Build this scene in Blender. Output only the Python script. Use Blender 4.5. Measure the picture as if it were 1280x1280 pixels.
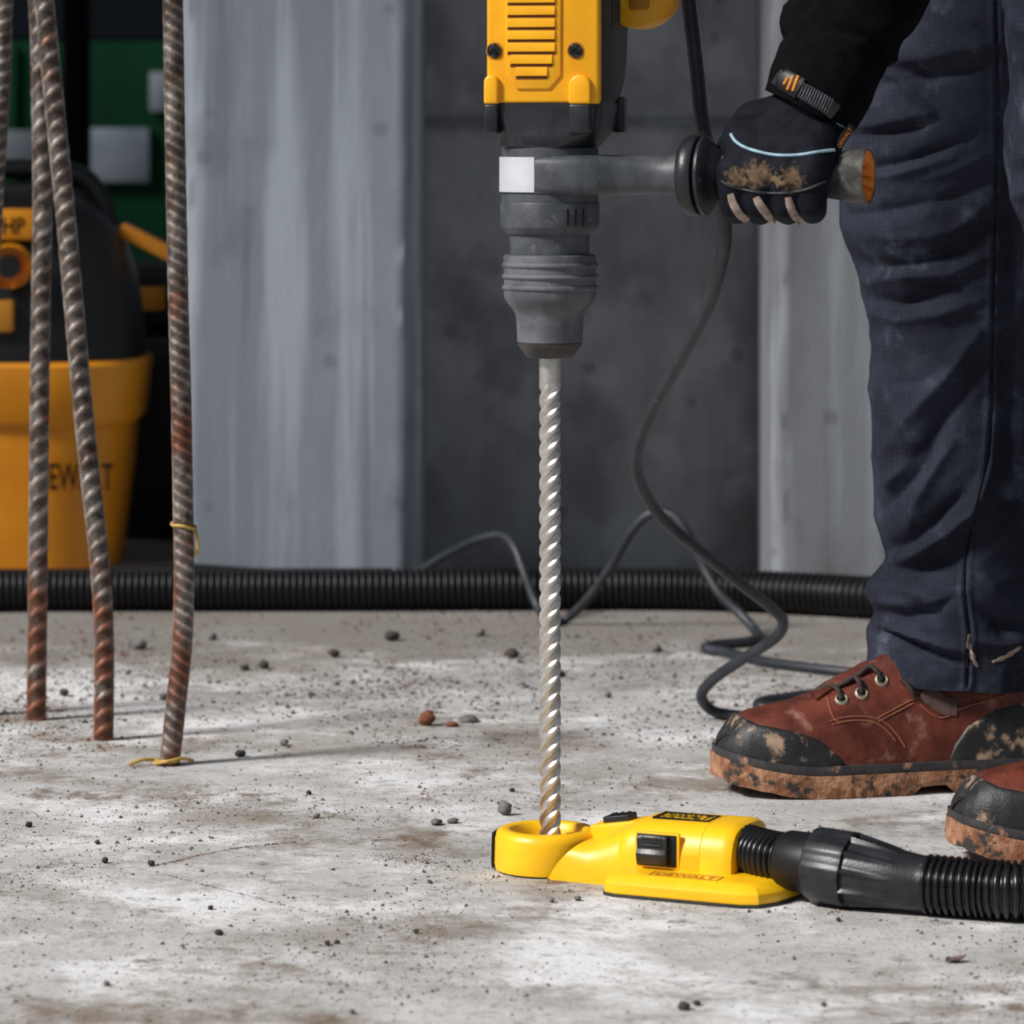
import bpy, bmesh, math, random
from mathutils import Vector, Matrix, noise
from mathutils.bvhtree import BVHTree
PI = math.pi
random.seed(7)
for o in list(bpy.data.objects): bpy.data.objects.remove(o)
SC = bpy.context.scene
COL = SC.collection

# ------------------------------------------------------------------ camera, world, sun, exposure
FPX, CAMH, HORY = 4850.0, 0.60, 160.0          # focal length in pixels, eye height (m), horizon row
cam = bpy.data.cameras.new('camera'); camo = bpy.data.objects.new('camera', cam); COL.objects.link(camo)
camo.location = (0, 0, CAMH); camo.rotation_euler = (PI/2, 0, 0)
cam.sensor_width = 36.0; cam.lens = FPX/1280*36.0; cam.shift_y = -(640-HORY)/1280.0
cam.clip_start = 0.05; cam.clip_end = 100
cam.dof.use_dof = True; cam.dof.focus_distance = 3.24; cam.dof.aperture_fstop = 10.0
SC.camera = camo

w = bpy.data.worlds.new('overcast_sky'); SC.world = w; w.use_nodes = True
bg = w.node_tree.nodes['Background']; bg.inputs[0].default_value = (0.80, 0.89, 1.0, 1); bg.inputs[1].default_value = 0.27
sun = bpy.data.lights.new('sun', 'SUN'); suno = bpy.data.objects.new('sun', sun); COL.objects.link(suno)
SUN_EL, SUN_AZ = math.radians(40), math.radians(28)       # from the left, a little in front of the wall plane
tol = Vector((-math.cos(SUN_AZ)*math.cos(SUN_EL), -math.sin(SUN_AZ)*math.cos(SUN_EL), math.sin(SUN_EL)))
suno.rotation_euler = tol.to_track_quat('Z', 'Y').to_euler(); suno.location = (-3, 1, 3)
sun.energy = 4.6; sun.angle = math.radians(12); sun.color = (1.0, 0.965, 0.92)
vs = SC.view_settings
vs.view_transform = 'Standard'; vs.look = 'None'; vs.gamma = 1.0; vs.exposure = 0.0; vs.use_curve_mapping = False

# ------------------------------------------------------------------ helpers
def P(px, py, d): return Vector(((px-640)/FPX*d, d, CAMH+(HORY-py)/FPX*d))
def G(px, py, z=0.0):
    return P(px, py, FPX*(CAMH-z)/(py-HORY))
def lin(*c):
    return tuple(((v/255)/12.92 if v/255 <= .04045 else ((v/255+.055)/1.055)**2.4) for v in c)

def material(name, c1, c2=None, scale=20, rough=.5, metal=0, c3=None, scale3=4, th3=(.55, .65), bump=0, bscale=200,
             stretch=(1, 1, 1), th=(.35, .65), coat=0, rough2=None, spec=.5, sheen=0, detail=6):
    m = bpy.data.materials.new(name); m.use_nodes = True
    n, l = m.node_tree.nodes, m.node_tree.links
    b = n['Principled BSDF']; b.inputs['Metallic'].default_value = metal; b.inputs['Roughness'].default_value = rough
    b.inputs['Specular IOR Level'].default_value = spec
    b.inputs['Coat Weight'].default_value = coat
    b.inputs['Sheen Weight'].default_value = sheen
    tc = n.new('ShaderNodeTexCoord'); mp = n.new('ShaderNodeMapping'); mp.inputs['Scale'].default_value = stretch
    l.new(tc.outputs['Object'], mp.inputs[0])
    def nz(s, d=detail):
        t = n.new('ShaderNodeTexNoise'); t.inputs['Scale'].default_value = s; t.inputs['Detail'].default_value = d
        t.inputs['Roughness'].default_value = .62; l.new(mp.outputs[0], t.inputs['Vector']); return t
    def ramp(src, a, bb):
        r = n.new('ShaderNodeMapRange'); r.interpolation_type = 'SMOOTHSTEP'
        r.inputs[1].default_value = a; r.inputs[2].default_value = bb; l.new(src, r.inputs[0]); return r.outputs[0]
    def mix(f, A, B):
        x = n.new('ShaderNodeMix'); x.data_type = 'RGBA'; l.new(f, x.inputs[0])
        for s, v in ((6, A), (7, B)):
            if isinstance(v, tuple): x.inputs[s].default_value = (*v, 1)
            else: l.new(v, x.inputs[s])
        return x.outputs[2]
    col = tuple(c1)
    if c2:
        f = ramp(nz(scale).outputs[0], *th); col = mix(f, tuple(c1), tuple(c2))
        if rough2 is not None:
            rr = n.new('ShaderNodeMapRange'); rr.inputs[3].default_value = rough; rr.inputs[4].default_value = rough2
            l.new(f, rr.inputs[0]); l.new(rr.outputs[0], b.inputs['Roughness'])
    if c3:
        f3 = ramp(nz(scale3).outputs[0], *th3); col = mix(f3, col, tuple(c3))
    if isinstance(col, tuple): b.inputs['Base Color'].default_value = (*col, 1)
    else: l.new(col, b.inputs['Base Color'])
    if bump:
        bp = n.new('ShaderNodeBump'); bp.inputs['Strength'].default_value = min(1, bump); bp.inputs['Distance'].default_value = .002
        l.new(nz(bscale, 4).outputs[0], bp.inputs['Height']); l.new(bp.outputs[0], b.inputs['Normal'])
    m['_col'] = 0
    return m
def nodes_of(m): return m.node_tree.nodes, m.node_tree.links, m.node_tree.nodes['Principled BSDF']

# geometry is passed around as (verts, faces)
def join(*gs):
    V, F = [], []
    for g in gs:
        k = len(V); V += list(g[0]); F += [tuple(i+k for i in f) for f in g[1]]
    return V, F
def xf(g, M): return [M @ Vector(v) for v in g[0]], g[1]
def mv(g, x=0, y=0, z=0): return [Vector(v)+Vector((x, y, z)) for v in g[0]], g[1]
def gridgeo(rows, closed=True, cap0=False, cap1=False):
    V = [Vector(p) for r in rows for p in r]; n = len(rows[0]); F = []
    for i in range(len(rows)-1):
        for j in range(n if closed else n-1):
            k = (j+1) % n; F.append((i*n+j, i*n+k, (i+1)*n+k, (i+1)*n+j))
    if cap0: F.append(tuple(range(n))[::-1])
    if cap1: F.append(tuple((len(rows)-1)*n+j for j in range(n)))
    return V, F
def lathe(prof, seg=48, axis='z', cap0=True, cap1=True):
    rows = []
    for r, h in prof:
        row = []
        for j in range(seg):
            a = 2*PI*j/seg
            row.append({'z': (r*math.cos(a), r*math.sin(a), h), 'x': (h, r*math.cos(a), r*math.sin(a)), 'y': (r*math.sin(a), h, r*math.cos(a))}[axis])
        rows.append(row)
    return gridgeo(rows, True, cap0 and prof[0][0] > 1e-6, cap1 and prof[-1][0] > 1e-6)
def spline(pts, n=12):
    """Catmull-Rom through pts (Vectors or tuples with any length)."""
    pts = [tuple(p) for p in pts]; out = []
    for i in range(len(pts)-1):
        p0, p1, p2, p3 = pts[max(i-1, 0)], pts[i], pts[i+1], pts[min(i+2, len(pts)-1)]
        for k in range(n):
            t = k/n
            out.append(tuple(.5*((2*b)+(-a+c)*t+(2*a-5*b+4*c-d)*t*t+(-a+3*b-3*c+d)*t**3) for a, b, c, d in zip(p0, p1, p2, p3)))
    out.append(pts[-1]); return out
def lerp_tab(tab, x):
    if x <= tab[0][0]: return tab[0][1]
    for (a, b), (c, d) in zip(tab, tab[1:]):
        if x <= c: return b+(d-b)*(x-a)/(c-a)
    return tab[-1][1]
def smooth_tab(tab, x):
    """monotone-ish cubic lookup"""
    xs = [t[0] for t in tab]
    if x <= xs[0]: return tab[0][1]
    if x >= xs[-1]: return tab[-1][1]
    i = max(k for k in range(len(xs)-1) if xs[k] <= x)
    h = xs[i+1]-xs[i]; t = (x-xs[i])/h
    def sl(k):
        a, b = max(k-1, 0), min(k+1, len(xs)-1); return (tab[b][1]-tab[a][1])/(xs[b]-xs[a])
    m0, m1 = sl(i)*h, sl(i+1)*h; y0, y1 = tab[i][1], tab[i+1][1]
    return (2*t**3-3*t*t+1)*y0+(t**3-2*t*t+t)*m0+(-2*t**3+3*t*t)*y1+(t**3-t*t)*m1
class Path:
    def __init__(s, pts):
        s.p = [Vector(p) for p in pts]; s.s = [0]
        for a, b in zip(s.p, s.p[1:]): s.s.append(s.s[-1]+(b-a).length)
        s.L = s.s[-1]; s.t = []; n = len(s.p)
        for i in range(n): s.t.append((s.p[min(i+1, n-1)]-s.p[max(i-1, 0)]).normalized())
        up = Vector((0, 0, 1)) if abs(s.t[0].z) < .9 else Vector((0, -1, 0))
        u = (up-s.t[0]*up.dot(s.t[0])).normalized(); s.u = [u]
        for i in range(1, n):
            u = u-s.t[i]*u.dot(s.t[i]); u.normalize(); s.u.append(u)
    def at(s, x):
        x = min(max(x, 0), s.L); lo, hi = 0, len(s.s)-1
        while hi-lo > 1:
            m = (lo+hi)//2
            if s.s[m] <= x: lo = m
            else: hi = m
        f = (x-s.s[lo])/max(1e-9, s.s[hi]-s.s[lo])
        t = s.t[lo].lerp(s.t[hi], f).normalized(); u = s.u[lo].lerp(s.u[hi], f); u = (u-t*u.dot(t)).normalized()
        return s.p[lo].lerp(s.p[hi], f), t, u, t.cross(u)
def sweep(path, prof, seg=20, rmod=None, caps=True):
    rows = []
    for s, r in prof:
        c, t, u, v = path.at(s)
        rows.append([c+(u*math.cos(a)+v*math.sin(a))*(r+(rmod(s, a) if rmod else 0)) for a in (2*PI*j/seg for j in range(seg))])
    return gridgeo(rows, True, caps, caps)
def tube(pts, r, seg=12, n=8, rfun=None):
    p = Path(spline(pts, n)) if n else Path(pts)
    return sweep(p, [(s, r if rfun is None else rfun(s/p.L)) for s in p.s], seg)
def bevelgeo(g, w, seg=2, ang=30):
    bm = bmesh.new(); vs_ = [bm.verts.new(v) for v in g[0]]
    for f in g[1]:
        try: bm.faces.new([vs_[i] for i in f])
        except ValueError: pass
    bmesh.ops.recalc_face_normals(bm, faces=bm.faces)
    es = [e for e in bm.edges if len(e.link_faces) == 2 and e.calc_face_angle(0) > math.radians(ang)]
    bmesh.ops.bevel(bm, geom=es, offset=w, segments=seg, profile=.5, affect='EDGES', clamp_overlap=True)
    bm.verts.index_update(); out = ([v.co.copy() for v in bm.verts], [tuple(v.index for v in f.verts) for f in bm.faces]); bm.free(); return out
def prism(outline, a0, a1, axis='z', bevel=0, seg=2):
    def pt(p, h): return {'z': (p[0], p[1], h), 'x': (h, p[0], p[1]), 'y': (p[0], h, p[1])}[axis]
    g = gridgeo([[pt(p, a0) for p in outline], [pt(p, a1) for p in outline]], True, True, True)
    return bevelgeo(g, bevel, seg) if bevel else g
def box(x0, x1, y0, y1, z0, z1, bevel=0, seg=2):
    return prism([(x0, y0), (x1, y0), (x1, y1), (x0, y1)], z0, z1, 'z', bevel, seg)

def meshof(name, g, smooth=35):
    me = bpy.data.meshes.new(name); me.from_pydata([tuple(v) for v in g[0]], [], g[1])
    bm = bmesh.new(); bm.from_mesh(me); bmesh.ops.recalc_face_normals(bm, faces=bm.faces); bm.to_mesh(me); bm.free()
    if smooth is not None:
        me.polygons.foreach_set('use_smooth', [True]*len(me.polygons))
        me.set_sharp_from_angle(angle=math.radians(smooth))
    me.update(); return me
MATS_W = {}
def wm(o):
    M = Matrix.LocRotScale(o.location, o.rotation_euler, o.scale)
    return wm(o.parent) @ M if o.parent else M
def obj(name, g, mat, parent=None, smooth=35, world=False, label=None, mesh=None):
    """one mesh object; world=True: geometry given in world space is taken into the parent's space"""
    if world and parent is not None: g = xf(g, wm(parent).inverted())
    me = mesh or meshof(name, g, smooth)
    o = bpy.data.objects.new(name, me); COL.objects.link(o); o.parent = parent
    if mat and not mesh: me.materials.append(mat)
    if label: o['label'] = label
    return o
def tag(o, label, cat, group=None, kind=None):
    o['label'] = label; o['category'] = cat
    if group: o['group'] = group
    if kind: o['kind'] = kind
    return o
def thing(name, label, cat, loc=(0, 0, 0), rz=0, group=None):
    o = bpy.data.objects.new(name, None); COL.objects.link(o); o.location = loc; o.rotation_euler = (0, 0, rz)
    o.empty_display_size = .05
    return tag(o, label, cat, group)
def struct(name, g, mat, smooth=35, label=None):
    o = obj(name, g, mat, None, smooth); o['kind'] = 'structure'
    if label: o['label'] = label
    return o
def text_geo(s, height, width=None, depth=.0004, bold=.0):
    cu = bpy.data.curves.new('lettering', 'FONT'); cu.body = s; cu.extrude = depth; cu.offset = bold; cu.align_x = 'CENTER'; cu.align_y = 'CENTER'
    cu.size = 1.0; cu.extrude = 0.0; cu.resolution_u = 3
    to = bpy.data.objects.new('lettering', cu); COL.objects.link(to)
    dg = bpy.context.evaluated_depsgraph_get(); me = to.evaluated_get(dg).to_mesh()
    V = [v.co.copy() for v in me.vertices]; F = [tuple(p.vertices) for p in me.polygons]
    to.evaluated_get(dg).to_mesh_clear(); bpy.data.objects.remove(to); bpy.data.curves.remove(cu)
    x0, x1 = min(v.x for v in V), max(v.x for v in V); y0, y1 = min(v.y for v in V), max(v.y for v in V)
    k = height/(y1-y0); kx = width/(x1-x0) if width else k
    return [Vector(((v.x-(x0+x1)/2)*kx, (v.y-(y0+y1)/2)*k, depth)) for v in V], F
def basis(o, ex, ey, ez): return Matrix(((ex[0], ey[0], ez[0], o[0]), (ex[1], ey[1], ez[1], o[1]), (ex[2], ey[2], ez[2], o[2]), (0, 0, 0, 1)))
CAMP = Vector((0, 0, CAMH))
def hit(bvh, px, py):
    d = (P(px, py, 1.0)-CAMP).normalized(); r = bvh.ray_cast(CAMP, d)
    if r[0] is None:
        r = min((bvh.find_nearest(P(px, py, 3.0+k*.01)) for k in range(60)), key=lambda q: q[3])
    n = r[1]
    if n.dot(d) > 0: n = -n
    return r[0], n
def bvh_of(g): return BVHTree.FromPolygons([Vector(v) for v in g[0]], g[1])
def project(v): return 640+v.x/v.y*FPX, HORY-(v.z-CAMH)/v.y*FPX
def surf_tube(bvh, pix, r, lift=0, seg=8, n=8):
    pts = []
    for p in spline(pix, n):
        h, nn = hit(bvh, p[0], p[1]); pts.append(h+nn*lift)
    for _ in range(2): pts = [pts[0]]+[(a+b*2+c)/4 for a, b, c in zip(pts, pts[1:], pts[2:])]+[pts[-1]]
    return sweep(Path(pts), [(s, r) for s in Path(pts).s], seg)
def surf_ribbon(bvh, pix, wid, lift=.0012, n=8, m=7, wfun=None, sink=.003):
    """a raised strip that follows a surface along a pixel polyline, wid pixels wide"""
    sp = spline(pix, n); rows = []
    for i, p in enumerate(sp):
        a, b = sp[max(i-1, 0)], sp[min(i+1, len(sp)-1)]; tx, ty = b[0]-a[0], b[1]-a[1]; L = math.hypot(tx, ty) or 1
        ww = wid*(wfun(i/(len(sp)-1)) if wfun else 1); row = []
        for j in range(m):
            f = j/(m-1)*2-1; h, nn = hit(bvh, p[0]-ty/L*f*ww/2, p[1]+tx/L*f*ww/2)
            if j == 0: row.append(h-nn*sink)
            row.append(h+nn*lift*(1-.35*f**4))
            if j == m-1: row.append(h-nn*sink)
        rows.append(row)
    rows.insert(0, [v+(rows[0][0]-v)*.0+Vector((0, sink, 0)) for v in rows[0]]); rows.append([v+Vector((0, sink, 0)) for v in rows[-1]])
    return gridgeo(rows, False)
def fbm(v, o=4): return noise.fractal(v, 1.0, 2.0, o)

# ------------------------------------------------------------------ materials
M = {}
# concrete floor
def floor_material():
    m = material('floor_concrete', lin(196, 195, 195), lin(168, 166, 164), 9, .85, 0, bump=.9, bscale=70, th=(.3, .7), detail=10)
    n, l, b = nodes_of(m); src = b.inputs['Base Color'].links[0].from_socket
    tc = [x for x in n if x.type == 'TEX_COORD'][0]
    def layer(src, col, scale, a, bb, d=8, rough=.65, off=0, amount=1, stretch=None):
        mp = n.new('ShaderNodeMapping'); mp.inputs['Location'].default_value = (off, off*.7, 0); l.new(tc.outputs['Object'], mp.inputs[0])
        if stretch: mp.inputs['Scale'].default_value = stretch
        t = n.new('ShaderNodeTexNoise'); t.inputs['Scale'].default_value = scale; t.inputs['Detail'].default_value = d; t.inputs['Roughness'].default_value = rough
        l.new(mp.outputs[0], t.inputs['Vector'])
        r = n.new('ShaderNodeMapRange'); r.interpolation_type = 'SMOOTHSTEP'; r.inputs[1].default_value = a; r.inputs[2].default_value = bb; r.inputs[4].default_value = amount
        l.new(t.outputs[0], r.inputs[0]); x = n.new('ShaderNodeMix'); x.data_type = 'RGBA'; l.new(r.outputs[0], x.inputs[0]); l.new(src, x.inputs[6]); x.inputs[7].default_value = (*col, 1)
        return x.outputs[2]
    src = layer(src, lin(228, 228, 230), 5, .46, .62, off=3, amount=.9)              # pale scoured slab
    src = layer(src, lin(150, 144, 136), 3.2, .50, .62, d=14, rough=.74, off=31, amount=.8)
    src = layer(src, lin(122, 108, 94), 4.5, .51, .63, d=14, rough=.76, off=11, amount=.8)     # dirt
    src = layer(src, lin(104, 80, 60), 9, .55, .64, d=14, rough=.78, off=23, amount=.85)    # brown mud smears
    src = layer(src, lin(128, 127, 127), 55, .53, .68, d=8, off=5, amount=.6)        # mottling
    src = layer(src, lin(92, 84, 78), 170, .60, .68, d=4, off=9, amount=.75)          # specks
    src = layer(src, lin(70, 58, 48), 95, .655, .70, d=5, off=41, amount=.8)
    # dirt that has gathered along the foot of the wall
    sp = n.new('ShaderNodeSeparateXYZ'); l.new(tc.outputs['Object'], sp.inputs[0])
    t = n.new('ShaderNodeTexNoise'); t.inputs['Scale'].default_value = 7; t.inputs['Detail'].default_value = 12; t.inputs['Roughness'].default_value = .7; l.new(tc.outputs['Object'], t.inputs['Vector'])
    q = n.new('ShaderNodeMapRange'); q.inputs[1].default_value = 3.7; q.inputs[2].default_value = 4.6; q.inputs[3].default_value = -.40; q.inputs[4].default_value = .30; l.new(sp.outputs['Y'], q.inputs[0])
    ad = n.new('ShaderNodeMath'); l.new(t.outputs[0], ad.inputs[0]); l.new(q.outputs[0], ad.inputs[1])
    r = n.new('ShaderNodeMapRange'); r.interpolation_type = 'SMOOTHSTEP'; r.inputs[1].default_value = .45; r.inputs[2].default_value = .75; r.inputs[4].default_value = .9; l.new(ad.outputs[0], r.inputs[0])
    x = n.new('ShaderNodeMix'); x.data_type = 'RGBA'; l.new(r.outputs[0], x.inputs[0]); l.new(src, x.inputs[6]); x.inputs[7].default_value = (*lin(122, 116, 110), 1); src = x.outputs[2]
    l.new(src, b.inputs['Base Color'])
    return m
M['floor'] = floor_material()
def wall_material(name, a, bcol, dark, light, streak=1.0):
    m = material(name, a, bcol, 5, .85, 0, bump=.35, bscale=90, stretch=(1, 1, .35), th=(.3, .7))
    n, l, b = nodes_of(m); src = b.inputs['Base Color'].links[0].from_socket
    tc = [x for x in n if x.type == 'TEX_COORD'][0]
    def layer(src, col, scale, lo, hi, st, d=6, off=0, amount=1):
        mp = n.new('ShaderNodeMapping'); mp.inputs['Scale'].default_value = st; mp.inputs['Location'].default_value = (off, 0, off); l.new(tc.outputs['Object'], mp.inputs[0])
        t = n.new('ShaderNodeTexNoise'); t.inputs['Scale'].default_value = scale; t.inputs['Detail'].default_value = d; l.new(mp.outputs[0], t.inputs['Vector'])
        r = n.new('ShaderNodeMapRange'); r.interpolation_type = 'SMOOTHSTEP'; r.inputs[1].default_value = lo; r.inputs[2].default_value = hi; r.inputs[4].default_value = amount
        l.new(t.outputs[0], r.inputs[0]); x = n.new('ShaderNodeMix'); x.data_type = 'RGBA'; l.new(r.outputs[0], x.inputs[0]); l.new(src, x.inputs[6]); x.inputs[7].default_value = (*col, 1)
        return x.outputs[2]
    src = layer(src, light, 22, .5, .66, (1, 1, .05), off=2, amount=.7*streak)     # vertical board marks
    src = layer(src, dark, 26, .54, .70, (1, 1, .045), off=7, amount=.55*streak)
    src = layer(src, dark, 9, .55, .75, (1, 1, .7), off=4, amount=.5)
    src = layer(src, dark, 6, .46, .66, (1, 1, .9), d=9, off=13, amount=.65*(1-streak))
    src = layer(src, light, 16, .52, .70, (1, 1, 1), d=9, off=17, amount=.5*(1-streak))
    v = n.new('ShaderNodeTexVoronoi'); v.inputs['Scale'].default_value = 13; l.new(tc.outputs['Object'], v.inputs['Vector'])
    r = n.new('ShaderNodeMapRange'); r.interpolation_type = 'SMOOTHSTEP'; r.inputs[1].default_value = .08; r.inputs[2].default_value = .17; r.inputs[3].default_value = .45; r.inputs[4].default_value = 0
    l.new(v.outputs['Distance'], r.inputs[0]); x = n.new('ShaderNodeMix'); x.data_type = 'RGBA'; l.new(r.outputs[0], x.inputs[0]); l.new(src, x.inputs[6]); x.inputs[7].default_value = (*dark, 1)
    l.new(x.outputs[2], b.inputs['Base Color']); return m
M['pillar'] = wall_material('pillar_concrete', lin(136, 143, 153), lin(118, 125, 135), lin(90, 95, 103), lin(162, 170, 180))
M['recess'] = wall_material('recess_concrete', lin(166, 169, 176), lin(138, 139, 143), lin(88, 86, 84), lin(186, 188, 194), .2)
M['pillar2'] = wall_material('pillar_b_concrete', lin(118, 122, 128), lin(102, 105, 109), lin(80, 79, 78), lin(138, 143, 150))
M['yellow'] = material('yellow_plastic', lin(250, 180, 16), lin(240, 166, 12), 25, .42, 0, c3=lin(170, 110, 20), scale3=60, th3=(.70, .80), bump=.06, bscale=900)
M['yellow_b'] = material('yellow_shroud_plastic', lin(252, 196, 20), lin(246, 186, 14), 25, .38, 0, c3=lin(190, 130, 40), scale3=50, th3=(.70, .82), bump=.06, bscale=900)
M['dimyellow'] = material('dimmed_yellow_plastic', lin(176, 116, 12), None, rough=.6)  # yellow plastic darkened: shading of wells, embossing and latch put into the colour
M['ventshade'] = material('vent_shade', lin(104, 56, 6), None, rough=.8)  # shade inside the louvre grooves, put in as colour
M['orange'] = material('orange_rubber', lin(226, 132, 12), lin(200, 110, 10), 60, .5)
M['vacyellow'] = material('vacuum_yellow_plastic', lin(220, 142, 8), lin(204, 126, 6), 6, .45)
M['black'] = material('black_plastic', lin(24, 25, 28), lin(38, 40, 44), 45, .36, 0, c3=lin(92, 94, 98), scale3=110, th3=(.66, .80), bump=.12, bscale=500)
M['blackglossy'] = material('black_hose_plastic', lin(14, 14, 16), lin(22, 22, 24), 60, .26, 0, c3=lin(74, 70, 64), scale3=160, th3=(.68, .8))
M['blackmatte'] = material('black_matte_plastic', lin(13, 13, 15), lin(20, 20, 23), 20, .45, spec=.35)
M['greyrubber'] = material('grey_side_rubber', lin(34, 37, 35), lin(46, 49, 45), 30, .5, 0, c3=lin(90, 92, 84), scale3=70, th3=(.68, .82), stretch=(1, 1, .25), bump=.1, bscale=400)
M['greyplastic'] = material('worn_grey_plastic', lin(58, 61, 66), lin(78, 81, 87), 50, .48, 0, c3=lin(128, 128, 130), scale3=90, th3=(.62, .80), bump=.15, bscale=600)
M['dustyrubber'] = material('dusty_rubber', lin(74, 77, 82), lin(98, 100, 104), 45, .68, 0, c3=lin(150, 150, 150), scale3=120, th3=(.62, .80), bump=.2, bscale=500)
M['tip'] = material('dark_tip_rubber', lin(36, 35, 35), lin(66, 61, 56), 60, .5, 0, bump=.2, bscale=500)
M['silver'] = material('silver_label', lin(205, 208, 214), lin(192, 195, 202), 30, .5, .15)
M['steel'] = material('drill_steel', lin(226, 222, 218), lin(196, 190, 182), 60, .32, .85, c3=lin(160, 140, 112), scale3=80, th3=(.64, .80), rough2=.42)
M['screw'] = material('screw_steel', lin(30, 30, 33), lin(90, 90, 94), 300, .25, .8)
M['cord'] = material('power_cord_rubber', lin(31, 35, 41), lin(46, 50, 57), 40, .48, 0, c3=lin(128, 126, 122), scale3=70, th3=(.64, .78), bump=.1, bscale=400)
M['fleece'] = material('black_fleece', lin(8, 8, 11), lin(14, 14, 18), 90, .95, 0, bump=.6, bscale=900, spec=.08, c3=lin(36, 33, 32), scale3=420, th3=(.72, .8))
M['glove'] = material('black_glove_fabric', lin(11, 14, 22), lin(19, 22, 31), 60, .72, 0, bump=.3, bscale=1200, spec=.14)
M['glovedark'] = material('glove_finger_leather', lin(14, 14, 17), lin(24, 23, 25), 120, .7, 0, bump=.3, bscale=800)
M['gusset'] = material('tan_leather_gusset', lin(172, 152, 138), lin(126, 108, 96), 150, .75, 0, bump=.3, bscale=600)
M['piping'] = material('pale_blue_piping', lin(158, 188, 206), lin(138, 166, 184), 300, .6)
M['badge'] = material('grey_strap_rubber', lin(28, 30, 35), lin(40, 42, 46), 100, .55)
M['lace'] = material('dark_brown_lace', lin(58, 46, 42), lin(36, 28, 26), 700, .8)
M['eyelet'] = material('pale_metal_eyelet', lin(178, 172, 150), lin(140, 132, 110), 200, .4, .5)
M['stitch'] = material('tan_stitching', lin(158, 96, 66), lin(126, 72, 50), 500, .8)
M['bootblack'] = material('black_boot_rubber', lin(26, 26, 29), lin(40, 39, 41), 90, .5, 0, c3=lin(168, 142, 120), scale3=40, th3=(.53, .66), bump=.3, bscale=420)
M['mud'] = material('muddy_sole', lin(178, 132, 102), lin(122, 76, 50), 60, .95, 0, c3=lin(56, 51, 48), scale3=40, th3=(.51, .60), bump=1.0, bscale=260)
M['midsole'] = material('black_midsole', lin(44, 43, 46), lin(56, 54, 56), 90, .6, 0, c3=lin(160, 120, 92), scale3=30, th3=(.58, .68), bump=.3, bscale=300)
M['leather'] = material('red_brown_leather', lin(112, 56, 43), lin(78, 36, 27), 30, .36, 0, c3=lin(166, 126, 110), scale3=26, th3=(.54, .74), bump=.25, bscale=260, spec=.5)
M['collar'] = material('boot_collar_suede', lin(98, 76, 68), lin(74, 56, 50), 80, .85)
M['rubber_dust'] = material('dusty_grip_rubber', lin(40, 41, 42), lin(98, 95, 90), 40, .75, 0, c3=lin(40, 40, 40), scale3=30, th3=(.5, .6))
M['wire'] = material('yellow_tie_wire', lin(196, 164, 84), lin(170, 136, 60), 200, .5)
M['green'] = material('green_painted_metal', lin(4, 50, 30), lin(3, 40, 23), 2, .7, spec=.1)
M['navy'] = material('dark_blue_metal', lin(26, 31, 42), lin(20, 24, 33), 2, .7, spec=.1)
M['paleplate'] = material('pale_panel', lin(96, 106, 116), lin(76, 86, 94), 9, .6)
M['stone'] = material('grey_stone', lin(120, 118, 114), lin(84, 80, 76), 120, .9, 0, bump=.6, bscale=500)
M['darkstone'] = material('dark_stone', lin(70, 64, 58), lin(48, 42, 38), 120, .9, 0, bump=.6, bscale=500)
M['rustclod'] = material('red_brown_clod', lin(138, 84, 56), lin(98, 62, 42), 150, .95, 0, bump=.6, bscale=500)
M['grit'] = material('grit', lin(62, 54, 47), lin(104, 96, 90), 25, .95, 0, c3=lin(104, 72, 50), scale3=9, th3=(.52, .6))
M['leaf'] = material('dry_leaf', lin(112, 84, 92), lin(88, 64, 66), 150, .8)
M['board'] = material('dark_tarp', lin(6, 6, 7), lin(9, 9, 10), 5, .9, spec=.1)
def rust_material(name, lowz, hiz, lowv=.30):
    m = material(name, lin(152, 142, 134), lin(88, 74, 66), 55, .48, .4, c3=lin(178, 168, 158), scale3=40, th3=(.60, .72), bump=.3, bscale=400)
    n, l, b = nodes_of(m); src = b.inputs['Base Color'].links[0].from_socket
    tc = [x for x in n if x.type == 'TEX_COORD'][0]
    sp = n.new('ShaderNodeSeparateXYZ'); l.new(tc.outputs['Object'], sp.inputs[0])
    t = n.new('ShaderNodeTexNoise'); t.inputs['Scale'].default_value = 28; t.inputs['Detail'].default_value = 8; l.new(tc.outputs['Object'], t.inputs['Vector'])
    r = n.new('ShaderNodeMapRange'); r.inputs[1].default_value = lowz; r.inputs[2].default_value = hiz; r.inputs[3].default_value = lowv; r.inputs[4].default_value = -.05; l.new(sp.outputs['Z'], r.inputs[0])
    ad = n.new('ShaderNodeMath'); l.new(t.outputs[0], ad.inputs[0]); l.new(r.outputs[0], ad.inputs[1])
    q = n.new('ShaderNodeMapRange'); q.interpolation_type = 'SMOOTHSTEP'; q.inputs[1].default_value = .52; q.inputs[2].default_value = .70; l.new(ad.outputs[0], q.inputs[0])
    x = n.new('ShaderNodeMix'); x.data_type = 'RGBA'; l.new(q.outputs[0], x.inputs[0]); l.new(src, x.inputs[6]); x.inputs[7].default_value = (*lin(128, 80, 60), 1)
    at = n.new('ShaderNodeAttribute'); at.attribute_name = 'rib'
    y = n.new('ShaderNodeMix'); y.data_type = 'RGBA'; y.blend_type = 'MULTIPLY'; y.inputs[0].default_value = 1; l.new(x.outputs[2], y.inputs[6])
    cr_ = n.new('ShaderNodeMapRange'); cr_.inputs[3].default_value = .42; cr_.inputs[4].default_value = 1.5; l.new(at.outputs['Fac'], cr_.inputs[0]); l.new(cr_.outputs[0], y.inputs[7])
    l.new(y.outputs[2], b.inputs['Base Color']); return m
M['rebar'] = rust_material('rusty_rebar_steel', -.02, .22)
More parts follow.
